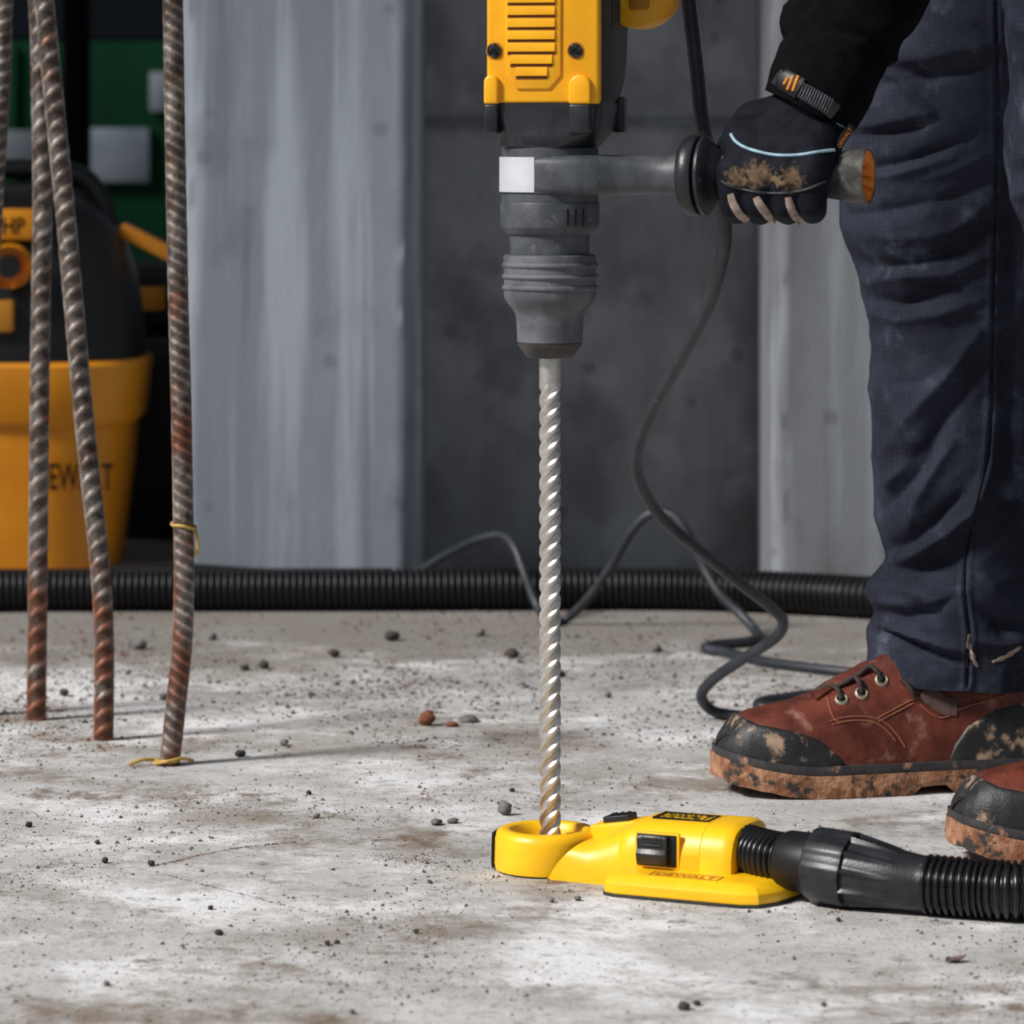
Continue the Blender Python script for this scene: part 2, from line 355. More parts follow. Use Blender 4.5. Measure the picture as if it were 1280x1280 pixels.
M['rebar_c'] = rust_material('rusty_rebar_steel_red', .05, .75, .12)
def denim_material():
    m = material('navy_ripstop_cotton', lin(46, 49, 62), lin(33, 35, 46), 14, .85, 0, c3=lin(76, 81, 95), scale3=24, th3=(.54, .76), spec=.10, detail=10)
    n, l, b = nodes_of(m); tc = [x for x in n if x.type == 'TEX_COORD'][0]
    sp = n.new('ShaderNodeSeparateXYZ'); l.new(tc.outputs['Object'], sp.inputs[0])
    hs = []
    for ax in ('X', 'Z'):
        k = n.new('ShaderNodeMath'); k.operation = 'MULTIPLY'; k.inputs[1].default_value = 2*PI/.0042; l.new(sp.outputs[ax], k.inputs[0])
        s = n.new('ShaderNodeMath'); s.operation = 'SINE'; l.new(k.outputs[0], s.inputs[0])
        q = n.new('ShaderNodeMapRange'); q.inputs[1].default_value = .8; q.inputs[2].default_value = 1.0; l.new(s.outputs[0], q.inputs[0]); hs.append(q.outputs[0])
    mx = n.new('ShaderNodeMath'); mx.operation = 'MAXIMUM'; l.new(hs[0], mx.inputs[0]); l.new(hs[1], mx.inputs[1])
    t = n.new('ShaderNodeTexNoise'); t.inputs['Scale'].default_value = 700; l.new(tc.outputs['Object'], t.inputs['Vector'])
    ad = n.new('ShaderNodeMath'); ad.operation = 'MULTIPLY_ADD'; ad.inputs[1].default_value = .35; l.new(mx.outputs[0], ad.inputs[0]); l.new(t.outputs[0], ad.inputs[2])
    bp = n.new('ShaderNodeBump'); bp.inputs['Strength'].default_value = .22; bp.inputs['Distance'].default_value = .0010; l.new(ad.outputs[0], bp.inputs['Height']); l.new(bp.outputs[0], b.inputs['Normal'])
    src = b.inputs['Base Color'].links[0].from_socket
    x = n.new('ShaderNodeMix'); x.data_type = 'RGBA'; sc = n.new('ShaderNodeMath'); sc.operation = 'MULTIPLY'; sc.inputs[1].default_value = .05; l.new(mx.outputs[0], sc.inputs[0])
    l.new(sc.outputs[0], x.inputs[0]); l.new(src, x.inputs[6]); x.inputs[7].default_value = (*lin(104, 110, 126), 1); l.new(x.outputs[2], b.inputs['Base Color'])
    return m
M['denim'] = denim_material()
M['seam'] = material('navy_seam_thread', lin(20, 22, 30), lin(40, 43, 54), 500, .9)

# ------------------------------------------------------------------ the setting: floor, pillars, recess
fl = []
xs = [-3.2+i*.2 for i in range(33)]; ys = [1.6+i*.2 for i in range(60)]
struct('floor', gridgeo([[(x, y, 0) for x in xs] for y in ys], False), M['floor'], label='grey dirty concrete floor slab')

def column(name, xa, xb, ya, yb, ztop, mat, ch, seedv, chl=True, chr_=True):
    """upright concrete pillar with rough chamfered front edges"""
    out = []
    def line(p, q, n):
        for i in range(n): out.append((p[0]+(q[0]-p[0])*i/n, p[1]+(q[1]-p[1])*i/n))
    pts = [(xa, yb), (xa, ya+(ch if chl else 0))]+([(xa+ch, ya)] if chl else [])+([(xb-ch, ya)] if chr_ else [(xb, ya)])+([(xb, ya+ch)] if chr_ else [])+[(xb, yb)]
    for p, q in zip(pts, pts[1:]): line(p, q, max(3, int(math.dist(p, q)/.012)))
    out.append(pts[-1]); rows = []
    nz = int(ztop/.02)
    for k in range(nz+1):
        z = ztop*k/nz; row = []
        for (x, y) in out:
            e = min(abs(x-xa), abs(x-xb)); e2 = abs(y-ya)
            near = math.exp(-(max(e, 0)/.025)**2)*math.exp(-(e2/.03)**2)
            n1 = fbm(Vector((x*18+seedv, y*18, z*9)), 5); n2 = fbm(Vector((x*60+seedv, y*60, z*40)), 3)
            row.append((x+.006*near*n1, y+.004*near*n1+.003*near*n2+.0012*fbm(Vector((x*9, seedv, z*.5)), 3), z))
        rows.append(row)
    return gridgeo(rows, False)
struct('wall_left', column('wall_left', -.432, -.1175, 4.95, 5.75, 2.3, M['pillar'], .020, 1.3), M['pillar'], 50, 'pale grey board-marked concrete pillar behind the rusty bars')
struct('wall_right', column('wall_right', .333, 1.6, 4.95, 5.75, 2.3, M['pillar2'], .012, 6.1), M['pillar2'], 50, 'grey concrete pillar behind the trouser leg')
zs = CAMH+(HORY-152)/FPX*5.29
gw = join(box(-.3, .6, 5.29, 5.45, 0, zs-.004), box(-.3, .6, 5.284, 5.45, zs-.004, 2.3, .003))
struct('wall_back', gw, M['recess'], None, 'dark recessed concrete wall between two pillars')
led = [(x, 5.276+.004*noise.noise(Vector((x*30, 0, 3)))) for x in [-.14+i*.02 for i in range(24)]]
g = gridgeo([[(x, 5.29, zs+.004) for x, y in led], [(x, y, zs+.003+.002*noise.noise(Vector((x*40, 2, 0)))) for x, y in led], [(x, y, zs-.004) for x, y in led], [(x, 5.29, zs-.005) for x, y in led]], False)
lo = obj('trim_1', g, M['pillar2'], None, 50); lo['kind'] = 'structure'; lo['label'] = 'pale construction joint line across the recessed wall'

struct('shade_slab', box(-3.2, 2.4, 4.25, 7.0, 2.3, 2.5), M['recess'], None, 'added concrete slab overhead, out of view, shading the recess')  # unseen slab added to keep sky light off the recess and vacuum
# ------------------------------------------------------------------ far left background
ct = thing('storage_container', 'dark green metal container with pale panels far behind the wet vacuum', 'container', (-1.2, 8.4, 0))
def cz(py, d=8.4): return CAMH+(HORY-py)/FPX*d
def cx(px, d=8.4): return (px-640)/FPX*d
obj('body', box(-3.2, .9, 0, 2.2, .04, cz(52), .01), M['green'], ct)
obj('upper_band', box(-3.2, .9, .02, 2.2, cz(52), 2.4, .01), M['navy'], ct)
for a, b_, c, d_ in ((112, 188, 160, 228), (-8, 48, 163, 207), (188, 226, 90, 140), (-120, -40, 160, 220)):
    obj('pale_panel', box(cx(a)+1.2, cx(b_)+1.2, -.02, .0, cz(d_), cz(c), .004), M['paleplate'], ct)
for k in range(7):
    xx = -3.0+k*.62
    obj('rib', box(xx, xx+.03, -.012, .01, .06, cz(56), .004), M['green'], ct)
for px_ in (-140, 120): obj('skid', box(cx(px_)+1.2-.06, cx(px_)+1.2+.06, .1, 2.0, 0, .05), M['blackmatte'], ct)
pd = 7.2
pg = join(lathe([(.026, 0), (.026, 2.4)], 20), lathe([(.07, 0), (.07, .012), (.03, .016)], 20), lathe([(.034, 1.05), (.036, 1.06), (.036, 1.12), (.034, 1.13)], 20))
tag(obj('steel_post', mv(pg, (96-640)/FPX*pd, pd, 0), M['board']), 'black upright steel post in front of the green container', 'post')

# tool case
tcx, tcd = (178-640)/FPX*5.75, 5.75
tc_ = thing('tool_case', 'black tool case with yellow latch between the wet vacuum and the pale pillar', 'case', (tcx, tcd, 0))
obj('body', box(-.09, .22, -.10, .14, 0, .30, .015, 3), M['blackmatte'], tc_)
obj('lid', box(-.095, .225, -.105, .145, .305, .40, .02, 3), M['blackmatte'], tc_)
obj('latch', box(.0, .045, -.125, -.10, cz(388, 5.65), cz(358, 5.65), .004), M['dimyellow'], tc_)

# wet vacuum
vd = 5.36; vcx = (-6-640)/FPX*5.18
vac = thing('wet_vacuum', 'yellow wet vacuum tank with black motor head behind the bars', 'vacuum', (vcx, vd, 0))
def sqring(r, z, n=72, e=3.2, ky=.95):
    return [(r*math.copysign(abs(math.cos(a))**(2/e), math.cos(a)), ky*r*math.copysign(abs(math.sin(a))**(2/e), math.sin(a)), z) for a in (2*PI*j/n for j in range(n))]
def vz(py, d=5.16): return CAMH+(HORY-py)/FPX*d
def loftq(tab, e=3.2): return gridgeo([sqring(r*.93, z, e=e, ky=1.02) for r, z in tab], True, True, True)
pxm = 5.3/FPX
tank = loftq([(.15, vz(727)), (.160, vz(722)), (.164, vz(700)), (.178, vz(600)), (.184, vz(540)), (.190, vz(536)), (.196, vz(528)), (.203, vz(470)), (.204, vz(460)), (.200, vz(455)), (.19, vz(454))])
tk = obj('tank', tank, M['vacyellow'], vac)
gt = text_geo('DEWALT', .036, .105, 0, .012)
Mt = basis((.105, -.1765, vz(598)), (1, 0, 0), (0, -.06, .998), (0, -.998, -.06))
obj('lettering', xf(gt, Mt), M['board'], tk, None, label='black maker lettering on the yellow tank')
head = loftq([(.19, vz(462)), (.197, vz(458)), (.197, vz(440)), (.192, vz(400)), (.182, vz(345)), (.165, vz(302)), (.14, vz(268)), (.11, vz(246)), (.07, vz(233)), (.0005, vz(230))], 2.8)
hd = obj('motor_head', head, M['blackmatte'], vac)
lp = box(-.05, .052, -.172, -.13, vz(302), vz(262), .006)
lab = obj('label_plate', lp, M['vacyellow'], hd)
gt = text_geo('HP', .022, .030, 0, .015)
obj('lettering', xf(gt, basis((.024, -.1728, vz(283)), (1, 0, 0), (0, 0, 1), (0, -1, 0))), M['board'], vac, None, label='black letters on the yellow label plate')
kn = lathe([(.0275, -.006), (.030, .0), (.030, .008), (.026, .012), (.016, .012), (.015, .004)], 36, 'y', False, False)
obj('dial_ring', mv(kn, .022, -.198, vz(333)), M['vacyellow'], vac)
obj('dial_knob', mv(lathe([(.016, 0), (.014, .022), (.001, .022)], 24, 'y'), .022, -.21, vz(333)), M['blackmatte'], vac)
obj('switch', box(-.02, .026, -.197, -.17, vz(416), vz(376), .004), M['dimyellow'], vac)
obj('handle', tube([(-.10, 0, vz(270)), (-.10, 0, vz(232)), (-.07, 0, vz(216)), (.07, 0, vz(216)), (.115, 0, vz(240)), (.135, 0, vz(290))], .014), M['blackmatte'], vac)
obj('hose_bracket', bevelgeo(xf(box(0, .11, -.02, .02, -.010, .010), Matrix.Translation((.150, 0, vz(291))) @ Matrix.Rotation(math.radians(27), 4, 'Y')), .003), M['vacyellow'], vac)
for a in range(4):
    an = PI/4+a*PI/2; wx, wy = .135*math.cos(an), .13*math.sin(an)
    obj('caster', mv(lathe([(.018, -.01), (.024, -.006), (.024, .006), (.018, .01)], 20, 'y'), wx, wy, .024), M['blackmatte'], vac)

# corrugated hose along the wall
def corr(path, s0, s1, r0, r1, pitch):
    pr = []; s = s0; fr = (0, .18, .36, .5, .68, .86)
    rr = (r0, r0+.75*(r1-r0), r1, r1, r0+.75*(r1-r0), r0)
    while s < s1-pitch*.5:
        pr += [(s+f*pitch, q) for f, q in zip(fr, rr)]; s += pitch
    return pr
hp = [G(-150, 757, .026), G(0, 752, .026), G(150, 752, .026), G(400, 752, .026), G(650, 751, .026), G(850, 751, .026), G(1000, 757, .026), G(1100, 763, .026), G(1250, 772, .026), G(1450, 790, .026)]
hp = [G(p_, q_, 0.0) for p_, q_ in ((-150, 768), (0, 764), (150, 763), (400, 763), (650, 762), (850, 762), (1000, 768), (1100, 774), (1250, 780), (1450, 792))]
hp = [Vector((p.x, p.y, .0262)) for p in hp]
pth = Path(spline(hp, 16))
bh = thing('corrugated_hose', 'long black corrugated hose lying along the wall foot', 'hose', (hp[0].x, hp[0].y, 0))
obj('hose', sweep(pth, corr(pth, 0, pth.L, .0225, .0262, .0085), 22), M['blackmatte'], bh, 60, True)
hp2 = [Vector(((px_-640)/FPX*dd, dd, zz)) for px_, dd, zz in ((-60, 4.905, .0215), (100, 4.91, .0215), (170, 4.912, .0265), (215, 4.912, .0285), (260, 4.912, .0260), (330, 4.912, .0215), (420, 4.912, .0215), (490, 4.912, .0215))]
pth2 = Path(spline(hp2, 12))
bh2 = thing('thin_hose', 'thinner black hose tucked between the corrugated hose and pale pillar', 'hose', (hp2[0].x, hp2[0].y, 0))
obj('hose', sweep(pth2, [(s, .0215) for s in pth2.s], 16), M['blackmatte'], bh2, 60, True)

# ------------------------------------------------------------------ reinforcing bars
def rebar(pix, base_px, r, pitch, hgt, ztop, mat, label, skew=1.0, depth=None, turn=.25):
    b = G(*base_px); d = depth or b.y
    pts = [P(x, y, d) for x, y in pix]
    top = pts[0]; dirn = (pts[0]-pts[1]).normalized()
    pts = [top+dirn*((ztop-top.z)/max(.2, dirn.z))]+pts; pts.reverse()
    pts[0].z = -.02
    pa = Path(spline(pts, 14)); o = thing('reinforcing_bar', label, 'rebar', (b.x, d, 0), 0, 'rusty bars standing in the slab')
    def rm(s, a):
        a += PI/2-turn; k = (s/pitch+skew*(a % PI)/PI) % 1.0
        side = abs(math.sin(a))                       # two long ribs at a = 0 and pi
        rib = max(0, 1-abs(k-.5)/.26); rib = rib*rib*(3-2*rib)
        c, _, _, _ = pa.at(s)
        return hgt*rib*min(1, side*2.2)+hgt*.9*max(0, 1-(side/.18)**2)+.0003*noise.noise(Vector((s*150, a*2, d)))
    n = int(pa.L/(pitch/7))
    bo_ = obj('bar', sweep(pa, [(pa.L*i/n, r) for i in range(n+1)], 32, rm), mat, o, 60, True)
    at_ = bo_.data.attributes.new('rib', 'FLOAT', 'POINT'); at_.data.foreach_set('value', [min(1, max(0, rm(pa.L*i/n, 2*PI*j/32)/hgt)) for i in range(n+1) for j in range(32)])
    return o, pa
o1, _ = rebar([(47, 0), (50, 60), (53, 250), (51, 380), (49.5, 500), (48, 650), (47, 750), (45, 903)], (45, 900), .0083, .0190, .0020, .80, M['rebar'], 'straight rusty reinforcing bar standing farthest from the pale pillar, base bare', -1.0)
o2, _ = rebar([(55, 0), (69, 140), (81, 260), (92, 380), (101, 480), (112, 590), (124, 700), (130, 800), (129, 927)], (129, 925), .0078, .0165, .0024, .80, M['rebar'], 'rusty reinforcing bar leaning over, crossing in front of the straight one', -1.0)
o3, pc = rebar([(216, 0), (219, 180), (223, 380), (226, 480), (229, 640), (230, 720), (228, 800), (221, 870), (209, 958)], (209, 956), .0090, .0110, .0009, .80, M['rebar_c'], 'rusty reinforcing bar bent at its foot with yellow tie wire around it', 1.2)
o4, _ = rebar([(5, 0), (1, 120), (-8, 260), (-20, 500), (-32, 895)], (-32, 895), .0083, .0135, .0014, .80, M['rebar'], 'dark reinforcing bar beside the straight rusty one, only its upper end showing', -1.0)
wd = o3.location.y
def ring_pts(c, r, tilt, a0, a1, n=26): return [c+Vector((r*math.cos(a), r*math.sin(a), tilt*math.cos(a)+.0007*math.sin(a*3))) for a in (a0+(a1-a0)*i/n for i in range(n+1))]
c = P(229.5, 657, wd); pts = ring_pts(c, .0112, -.002, -.2, 2*PI+.5)+[c+Vector((.0125, -.004, -.008)), c+Vector((.0135, -.003, -.02)), c+Vector((.0125, -.002, -.026)), c+Vector((.0105, -.003, -.029))]
obj('tie_wire', sweep(Path(pts), [(s, .0016) for s in Path(pts).s], 8), M['wire'], o3, 60, True, 'yellow tie wire')
c = P(209, 954, wd); c.z = .004; pts = [c+Vector((-.035, -.01, -.002)), c+Vector((-.022, -.006, .002))]+ring_pts(c, .0118, .001, PI*.9, PI*2.9)+[c+Vector((.0, -.013, .001)), c+Vector((.014, -.006, .003)), c+Vector((.024, .004, -.001))]
pp = Path(spline(pts, 3)); obj('tie_wire', sweep(pp, [(s, .0017) for s in pp.s], 8), M['wire'], o3, 60, True, 'yellow tie wire at the foot')

# ------------------------------------------------------------------ dust shroud on the floor
D0 = 3.14
SH = thing('dust_shroud', 'yellow dust extraction shroud with a ring around the drill bit', 'dust shroud', ((683.5-640)/FPX*D0, D0, 0), -math.radians(25))
R_, r_ = .0425, .0285
ringg = lathe([(R_-.0008, .0015), (R_, .006), (R_-.0006, .027), (R_-.0022, .0315), (R_-.0050, .0335), (r_+.0030, .0338), (r_+.0008, .0325), (r_-.001, .026), (r_-.004, .012), (r_-.006, .004), (r_-.007, .0012)], 96, 'z', False, False)
obj('nozzle_ring', ringg, M['yellow_b'], SH, 50)
for an in (212, 255, 300):
    a = math.radians(an); 
    obj('inner_rib', xf(box(r_-.008, r_, -.0009, .0009, .004, .027, .0004), Matrix.Rotation(math.radians(an-190), 4, 'Z')), M['yellow_b'], SH)
rows = []
for k in range(21):
    a = math.radians(110+100*k/20); rows.append([(rr*math.cos(a), rr*math.sin(a), zz) for rr, zz in ((R_-.001, .002), (R_+.0022, .002), (R_+.0026, .006), (R_+.002, .029), (R_-.001, .030))])
obj('rubber_lip', gridgeo(rows, True, True, True), M['blackmatte'], SH)
def arch(u, w, h, z0=.0, e=3.4, n=40, y0=0.0):
    row = []
    for j in range(n+1):
        a = PI*j/n; cx_, sx_ = math.cos(a), math.sin(a)
        row.append((u, y0-w*math.copysign(abs(cx_)**(2/e), cx_), z0+(h-z0)*abs(sx_)**(2/e)))
    return row
neck = [arch(.018, .0385, .0290, e=5), arch(.028, .0385, .0300, e=4.5), arch(.038, .039, .0305, e=4), arch(.05, .0395, .0320, e=3.2), arch(.062, .0400, .0370, e=3), arch(.075, .041, .0430, e=3), arch(.086, .041, .047, e=3.2)]
neck = [[Vector(p) for p in r] for r in neck]
for r_i, (uu, rw) in enumerate(zip((.018, .028, .038, .05, .062, .075, .086), neck)):
    if uu < .055:
        for p in rw: p.x += .024*(p.z/.03)**1.3*(1-(uu-.018)/.037)
# cut the neck back around the ring hole
neck = [[Vector((max(p.x, math.sqrt(max(0, (R_-.0035)**2-p.y**2))) if p.x < .05 else p.x, p.y, p.z)) for p in r] for r in neck]
obj('neck', gridgeo(neck, False), M['yellow_b'], SH, 50)
bodyrows = []
for u, w_, h_ in ((.078, .030, .020), (.0785, .038, .036), (.080, .0415, .0430), (.084, .0430, .0475), (.090, .0435, .0500), (.096, .0436, .0512), (.099, .0436, .0518), (.150, .0436, .0525), (.1505, .0432, .0521), (.1515, .0432, .0521), (.152, .0436, .0526), (.168, .0436, .0528), (.173, .0432, .0523), (.1765, .0415, .0505), (.1775, .039, .0475)):
    bodyrows.append(arch(u, w_, h_, e=3.8))
bodyrows += [arch(.1775, .0268, .0535-.0, e=2.2)]; bodyrows[-1] = [(.1778, -.0222*math.cos(PI*j/40), .0285+.0222*math.sin(PI*j/40)) for j in range(41)]
bodyg = gridgeo(bodyrows, False); obj('body', bodyg, M['yellow_b'], SH, 40)
obj('outlet', mv(lathe([(.018, 0), (.0222, .001), (.0222, .0215), (.0212, .0215), (.020, .004)], 40, 'x', True, False), .1555, 0, .0285), M['blackmatte'], SH)
out = [(.088, .055), (.100, .060), (.16, .060), (.195, .045), (.222, .004), (.228, -.014), (.222, -.058), (.213, -.075), (.200, -.0805), (.094, -.0805), (.084, -.076), (.079, -.064), (.080, -.040), (.083, -.02)]
def offs(o, k):
    c = Vector((sum(p[0] for p in o)/len(o), sum(p[1] for p in o)/len(o))); n = len(o); r = []
    for i, p in enumerate(o):
        a, b = Vector(o[i-1]), Vector(o[(i+1) % n]); t = (b-a).normalized(); nn = Vector((t.y, -t.x))
        if nn.dot(Vector(p)-c) < 0: nn = -nn
        q = Vector(p)+nn*k; r.append((q.x, q.y))
    return r
fr = [(offs(out, -.0005), .0025), (out, .004), (offs(out, -.0006), .0100), (offs(out, -.0016), .0112), (offs(out, -.0085), .0165), (offs(out, -.0105), .0172)]
ft = obj('foot_plate', gridgeo([[(x, y, z) for x, y in o] for o, z in fr], True, True, True), M['yellow_b'], SH, 24)
obj('gasket', gridgeo([[(x, y, z) for x, y in offs(out, k)] for k, z in ((.0, 0), (.0010, .0005), (.0010, .0020), (-.002, .0034))], True, True, True), M['greyrubber'], SH, 30)
# push latch on the front
lz0, lz1, lu = .0195, .0455, .115
rec = obj('latch_recess', box(lu-.019, lu+.019, -.0441, -.040, lz0-.0015, lz1+.0005, .0008), M['yellow_b'], SH)
obj('recess_wall', box(lu-.0165, lu+.0168, -.0450, -.0440, lz0, lz1-.001, .0003), M['blackmatte'], rec)
lt = prism([(-.0440, lz0+.001), (-.0500, lz0+.002), (-.0520, lz0+.010), (-.0494, lz0+.014), (-.0500, lz1-.004), (-.0482, lz1-.001), (-.0440, lz1-.001)], lu-.0150, lu+.0105, 'x', .0008)
la = obj('latch', lt, M['black'], SH)
for k in range(2): obj('grip_ridge', box(lu-.011, lu+.0065, -.0508, -.0490, lz0+.0165+k*.0055, lz0+.0178+k*.0055, .0004), M['greyrubber'], la)
# black slide switch on top of the neck
sw = bevelgeo(xf(box(-.0115, .0115, -.009, .009, 0, .0062), Matrix.Translation((.060, .012, .0412)) @ Matrix.Rotation(math.radians(-9), 4, 'Y')), .0012)
sb = obj('slide_switch', sw, M['black'], SH)
for k in range(3): obj('grip_ridge', xf(box(-.007+k*.006, -.005+k*.006, -.008, .008, .0060, .0070, .0003), Matrix.Translation((.060, .012, .0412)) @ Matrix.Rotation(math.radians(-9), 4, 'Y')), M['black'], sb)
obj('switch_saddle', bevelgeo(xf(box(-.022, .024, -.014, .014, -.012, .0008), Matrix.Translation((.060, .012, .0415)) @ Matrix.Rotation(math.radians(-9), 4, 'Y')), .002), M['yellow_b'], SH)
# labels
def frame(x0, x1, y0, y1, t, z0, z1): return join(box(x0, x1, y0, y0+t, z0, z1), box(x0, x1, y1-t, y1, z0, z1), box(x0, x0+t, y0+t, y1-t, z0, z1), box(x1-t, x1, y0+t, y1-t, z0, z1))
zt = .0530
lb = obj('top_label', frame(.100, .148, -.017, .010, .0022, zt-.002, zt), M['blackmatte'], SH, None, label='dark framed maker label')
gt = text_geo('DEWALT', .016, .040, 0, .02)
obj('lettering', mv(gt, .124, -.0035, zt), M['blackmatte'], lb, None)
zt = .0173
lb = obj('foot_label', frame(.118, .176, -.069, -.053, .0012, zt-.001, zt+.0003), M['dimyellow'], ft, None, label='framed maker label on the foot plate')
obj('lettering', mv(text_geo('DEWALT', .0095, .050, 0, .015), .147, -.061, zt+.0002), M['dimyellow'], ft, None)

# hose from the shroud
cdir = Vector((math.cos(math.radians(25)), -math.sin(math.radians(25)), 0)); C0 = Vector(SH.location)
O = C0+cdir*.165+Vector((0, 0, .030))
def HG(px, py, z): return G(px, py, z)
hpts = [O-cdir*.02, O, HG(968, 1072, .0305), HG(1030, 1082, .0298), HG(1100, 1095, .0265), HG(1150, 1104, .0235), HG(1220, 1110, .0229), HG(1290, 1113, .0229), HG(1420, 1106, .0229), Vector((.95, 3.15, .0229)), Vector((1.5, 3.6, .0229))]
ph = Path(spline(hpts, 14))
def s_at(px):
    for s, p in zip(ph.s, ph.p):
        if project(p)[0] >= px: return s
    return ph.L
SHO = thing('vacuum_hose', 'black corrugated vacuum hose with finned coupling plugged into the yellow shroud', 'hose', (hpts[3].x, hpts[3].y, 0))
s0, s1, s2, s3, s4 = .004, s_at(984), s_at(1020), s_at(1070), s_at(1162)
obj('bellows', sweep(ph, corr(ph, s0, s1+.004, .0170, .0208, .0050), 32), M['blackglossy'], SHO, 60, True)
obj('cuff', sweep(ph, [(s1-.001, .018), (s1, .0222), (s1+.002, .0232), (s2-.002, .0236), (s2+.004, .0236)], 40), M['blackmatte'], SHO, 40, True)
def lobes(s, a):
    k = (a*9/(2*PI)) % 1.0; return .0011*(1 if k < .42 else 0)
cprof = [(s2, .021), (s2+.0005, .0276), (s2+.003, .0286), (s3-.006, .0290), (s3-.003, .0286)]
obj('coupling_collar', sweep(ph, cprof, 90, lobes), M['black'], SHO, 40, True)
n = 40; cone = [(s3-.004, .0258)]+[(s3-.003+(s4-s3+.003)*i/n, 0.0) for i in range(n+1)]+[(s4+.001, .0185)]
def conemod(s, a):
    if s < s3-.0035 or s > s4+.0005: return 0
    f = (s-s3)/(s4-s3); base = .0256-.0042*min(1, max(0, f)*1.15)
    fin = max(0, 1-abs(((a*11/(2*PI)) % 1.0)-.5)/.20)*.0034*max(0, 1-f/.62)**.8
    return base+fin
obj('coupling_cone', sweep(ph, cone, 132, conemod), M['black'], SHO, 30, True)
obj('hose', sweep(ph, corr(ph, s4-.004, ph.L, .0196, .0229, .0056), 36), M['blackglossy'], SHO, 60, True)

# ------------------------------------------------------------------ rotary hammer
K = D0/FPX; YAW = math.radians(12); CY, SY = math.cos(YAW), math.sin(YAW)
RH = thing('rotary_hammer', 'yellow and black rotary hammer held upright with long steel drill bit', 'hammer drill', ((687.5-640)/FPX*D0, D0, 0), -YAW)
def rz(py): return CAMH+(HORY-py)*K
def rx(px, y=0.0): return ((px-687.5)*K-y*SY)/CY
def L_(tab): return [(r*K, rz(y)) for y, r in tab]
# bit
def bit():
    rows = []; z0, z1 = .004, rz(477); n = 520; R = .0088; lead = 82*K*1.02; seg = 40
    for i in range(n+1):
        z = z0+(z1-z0)*i/n; tw = 2*PI*z/lead; fade = min(1, (z1-z)/.008); row = []
        for j in range(seg):
            a = 2*PI*j/seg; q = (a*4/(2*PI)) % 1.0; k2 = 0
            land = .26
            g = 0 if q < land else math.sin(PI*(q-land)/(1-land))**.8
            row.append(((R-.0030*g*fade)*math.cos(a+tw), (R-.0030*g*fade)*math.sin(a+tw), z))
        rows.append(row)
    return gridgeo(rows, True, True, True)
ob = obj('drill_bit', bit(), M['steel'], RH, 50, label='long steel four-flute drill bit')
obj('shank', lathe([(.0088, rz(478)), (.0088, rz(430))], 40), M['steel'], ob, 50)
# nose, from the tip up
obj('chuck_tip', lathe(L_([(447, 10), (447, 27), (445, 29.5), (441, 33), (430, 40.2), (428.5, 40.5), (427.5, 39)]), 72), M['tip'], RH, 30)
ch = []
for y, r in ((428, 39.5), (427, 41), (420, 41), (402, 41.8), (395, 42.5), (390, 44.5), (384, 49), (377, 54.5), (371, 57.5), (365, 58), (362.5, 58), (361, 60), (359, 60.4), (357, 59.4), (355.5, 57.6), (349, 57.6), (347.5, 59.6), (345.5, 60.4), (343.5, 59.6), (342, 57.8), (334.5, 57.8), (333, 59.8), (331, 60.4), (329, 59.6), (327.5, 58), (321, 58.2), (319, 57.4), (318, 55), (318, 48)): ch.append((y, r))
obj('chuck_sleeve', lathe(L_(ch), 96), M['dustyrubber'], RH, 40)
obj('neck', lathe(L_([(319, 49.5), (292, 50.5), (290, 48)]), 72), M['greyplastic'], RH, 30)
cr = obj('collar_ring', lathe(L_([(293, 49), (292, 54), (285, 61), (283, 62), (255, 62.4), (252.5, 61.6), (252, 58)]), 96), M['greyplastic'], RH, 25)
for a in (-52, -42, -31, 30, 50, 70):
    obj('slot', xf(box(60*K, 62.9*K, -.0009, .0009, rz(281), rz(260), .0003), Matrix.Rotation(math.radians(a-6), 4, 'Z')), M['blackmatte'], cr)
obj('nose_barrel', lathe(L_([(254, 60.5), (240, 61), (196, 61), (186, 60.5), (180, 60)]), 96), M['greyplastic'], RH, 30)
obj('clamp_band', lathe(L_([(241, 60), (240.5, 62.6), (195.5, 62.6), (195, 60)]), 96), M['greyplastic'], RH, 30)
rows = []
for k in range(25):
    a0, a1 = math.radians(168), math.radians(263.5); a = a0+(a1-a0)*k/24
    rows.append([((rr*K)*math.cos(a), (rr*K)*math.sin(a), rz(y)) for rr, y in ((62, 239.5), (63.4, 239.5), (63.4, 196), (62, 196))])
obj('silver_label', gridgeo(rows, False), M['silver'], RH, 30, label='plain silver label band')
# side handle
def rrect(cx_, hy, hz, e=5, n=40, zc=0): return [(cx_, hy*math.copysign(abs(math.cos(a))**(2/e), math.cos(a)), zc+hz*math.copysign(abs(math.sin(a))**(2/e), math.sin(a))) for a in (2*PI*j/n for j in range(n))]
hz = rz(218.5); yb = -.041
xl = rx(667, yb)+.0062
HY = math.radians(8); HK = math.cos(YAW)/math.cos(YAW+HY)
def hturn(g): return xf(([(v[0]*HK, v[1], v[2]) for v in g[0]], g[1]), Matrix.Rotation(-HY, 4, 'Z'))
arm = [rrect(xl, .034, .0150, 6, zc=hz), rrect(xl+.0005, .0425, .0162, 6, zc=hz), rrect(.015, .0425, .0166, 6, zc=hz), rrect(.035, .0400, .0164, 5, zc=hz), rrect(.05, .030, .0162, 4, zc=hz), rrect(.068, .0205, .0159, 3, zc=hz), rrect(.088, .0162, .0155, 2.3, zc=hz), rrect(.100, .0160, .0160, 2, zc=hz), rrect(.1065, .0180, .0180, 2, zc=hz), rrect(.110, .024, .024, 2, zc=hz)]
obj('handle_arm', hturn(gridgeo(arm, True, True, True)), M['greyplastic'], RH, 40)
def hlathe_open(tab, seg=64): return hturn(mv(lathe(tab, seg, 'x', True, False), 0, 0, hz))
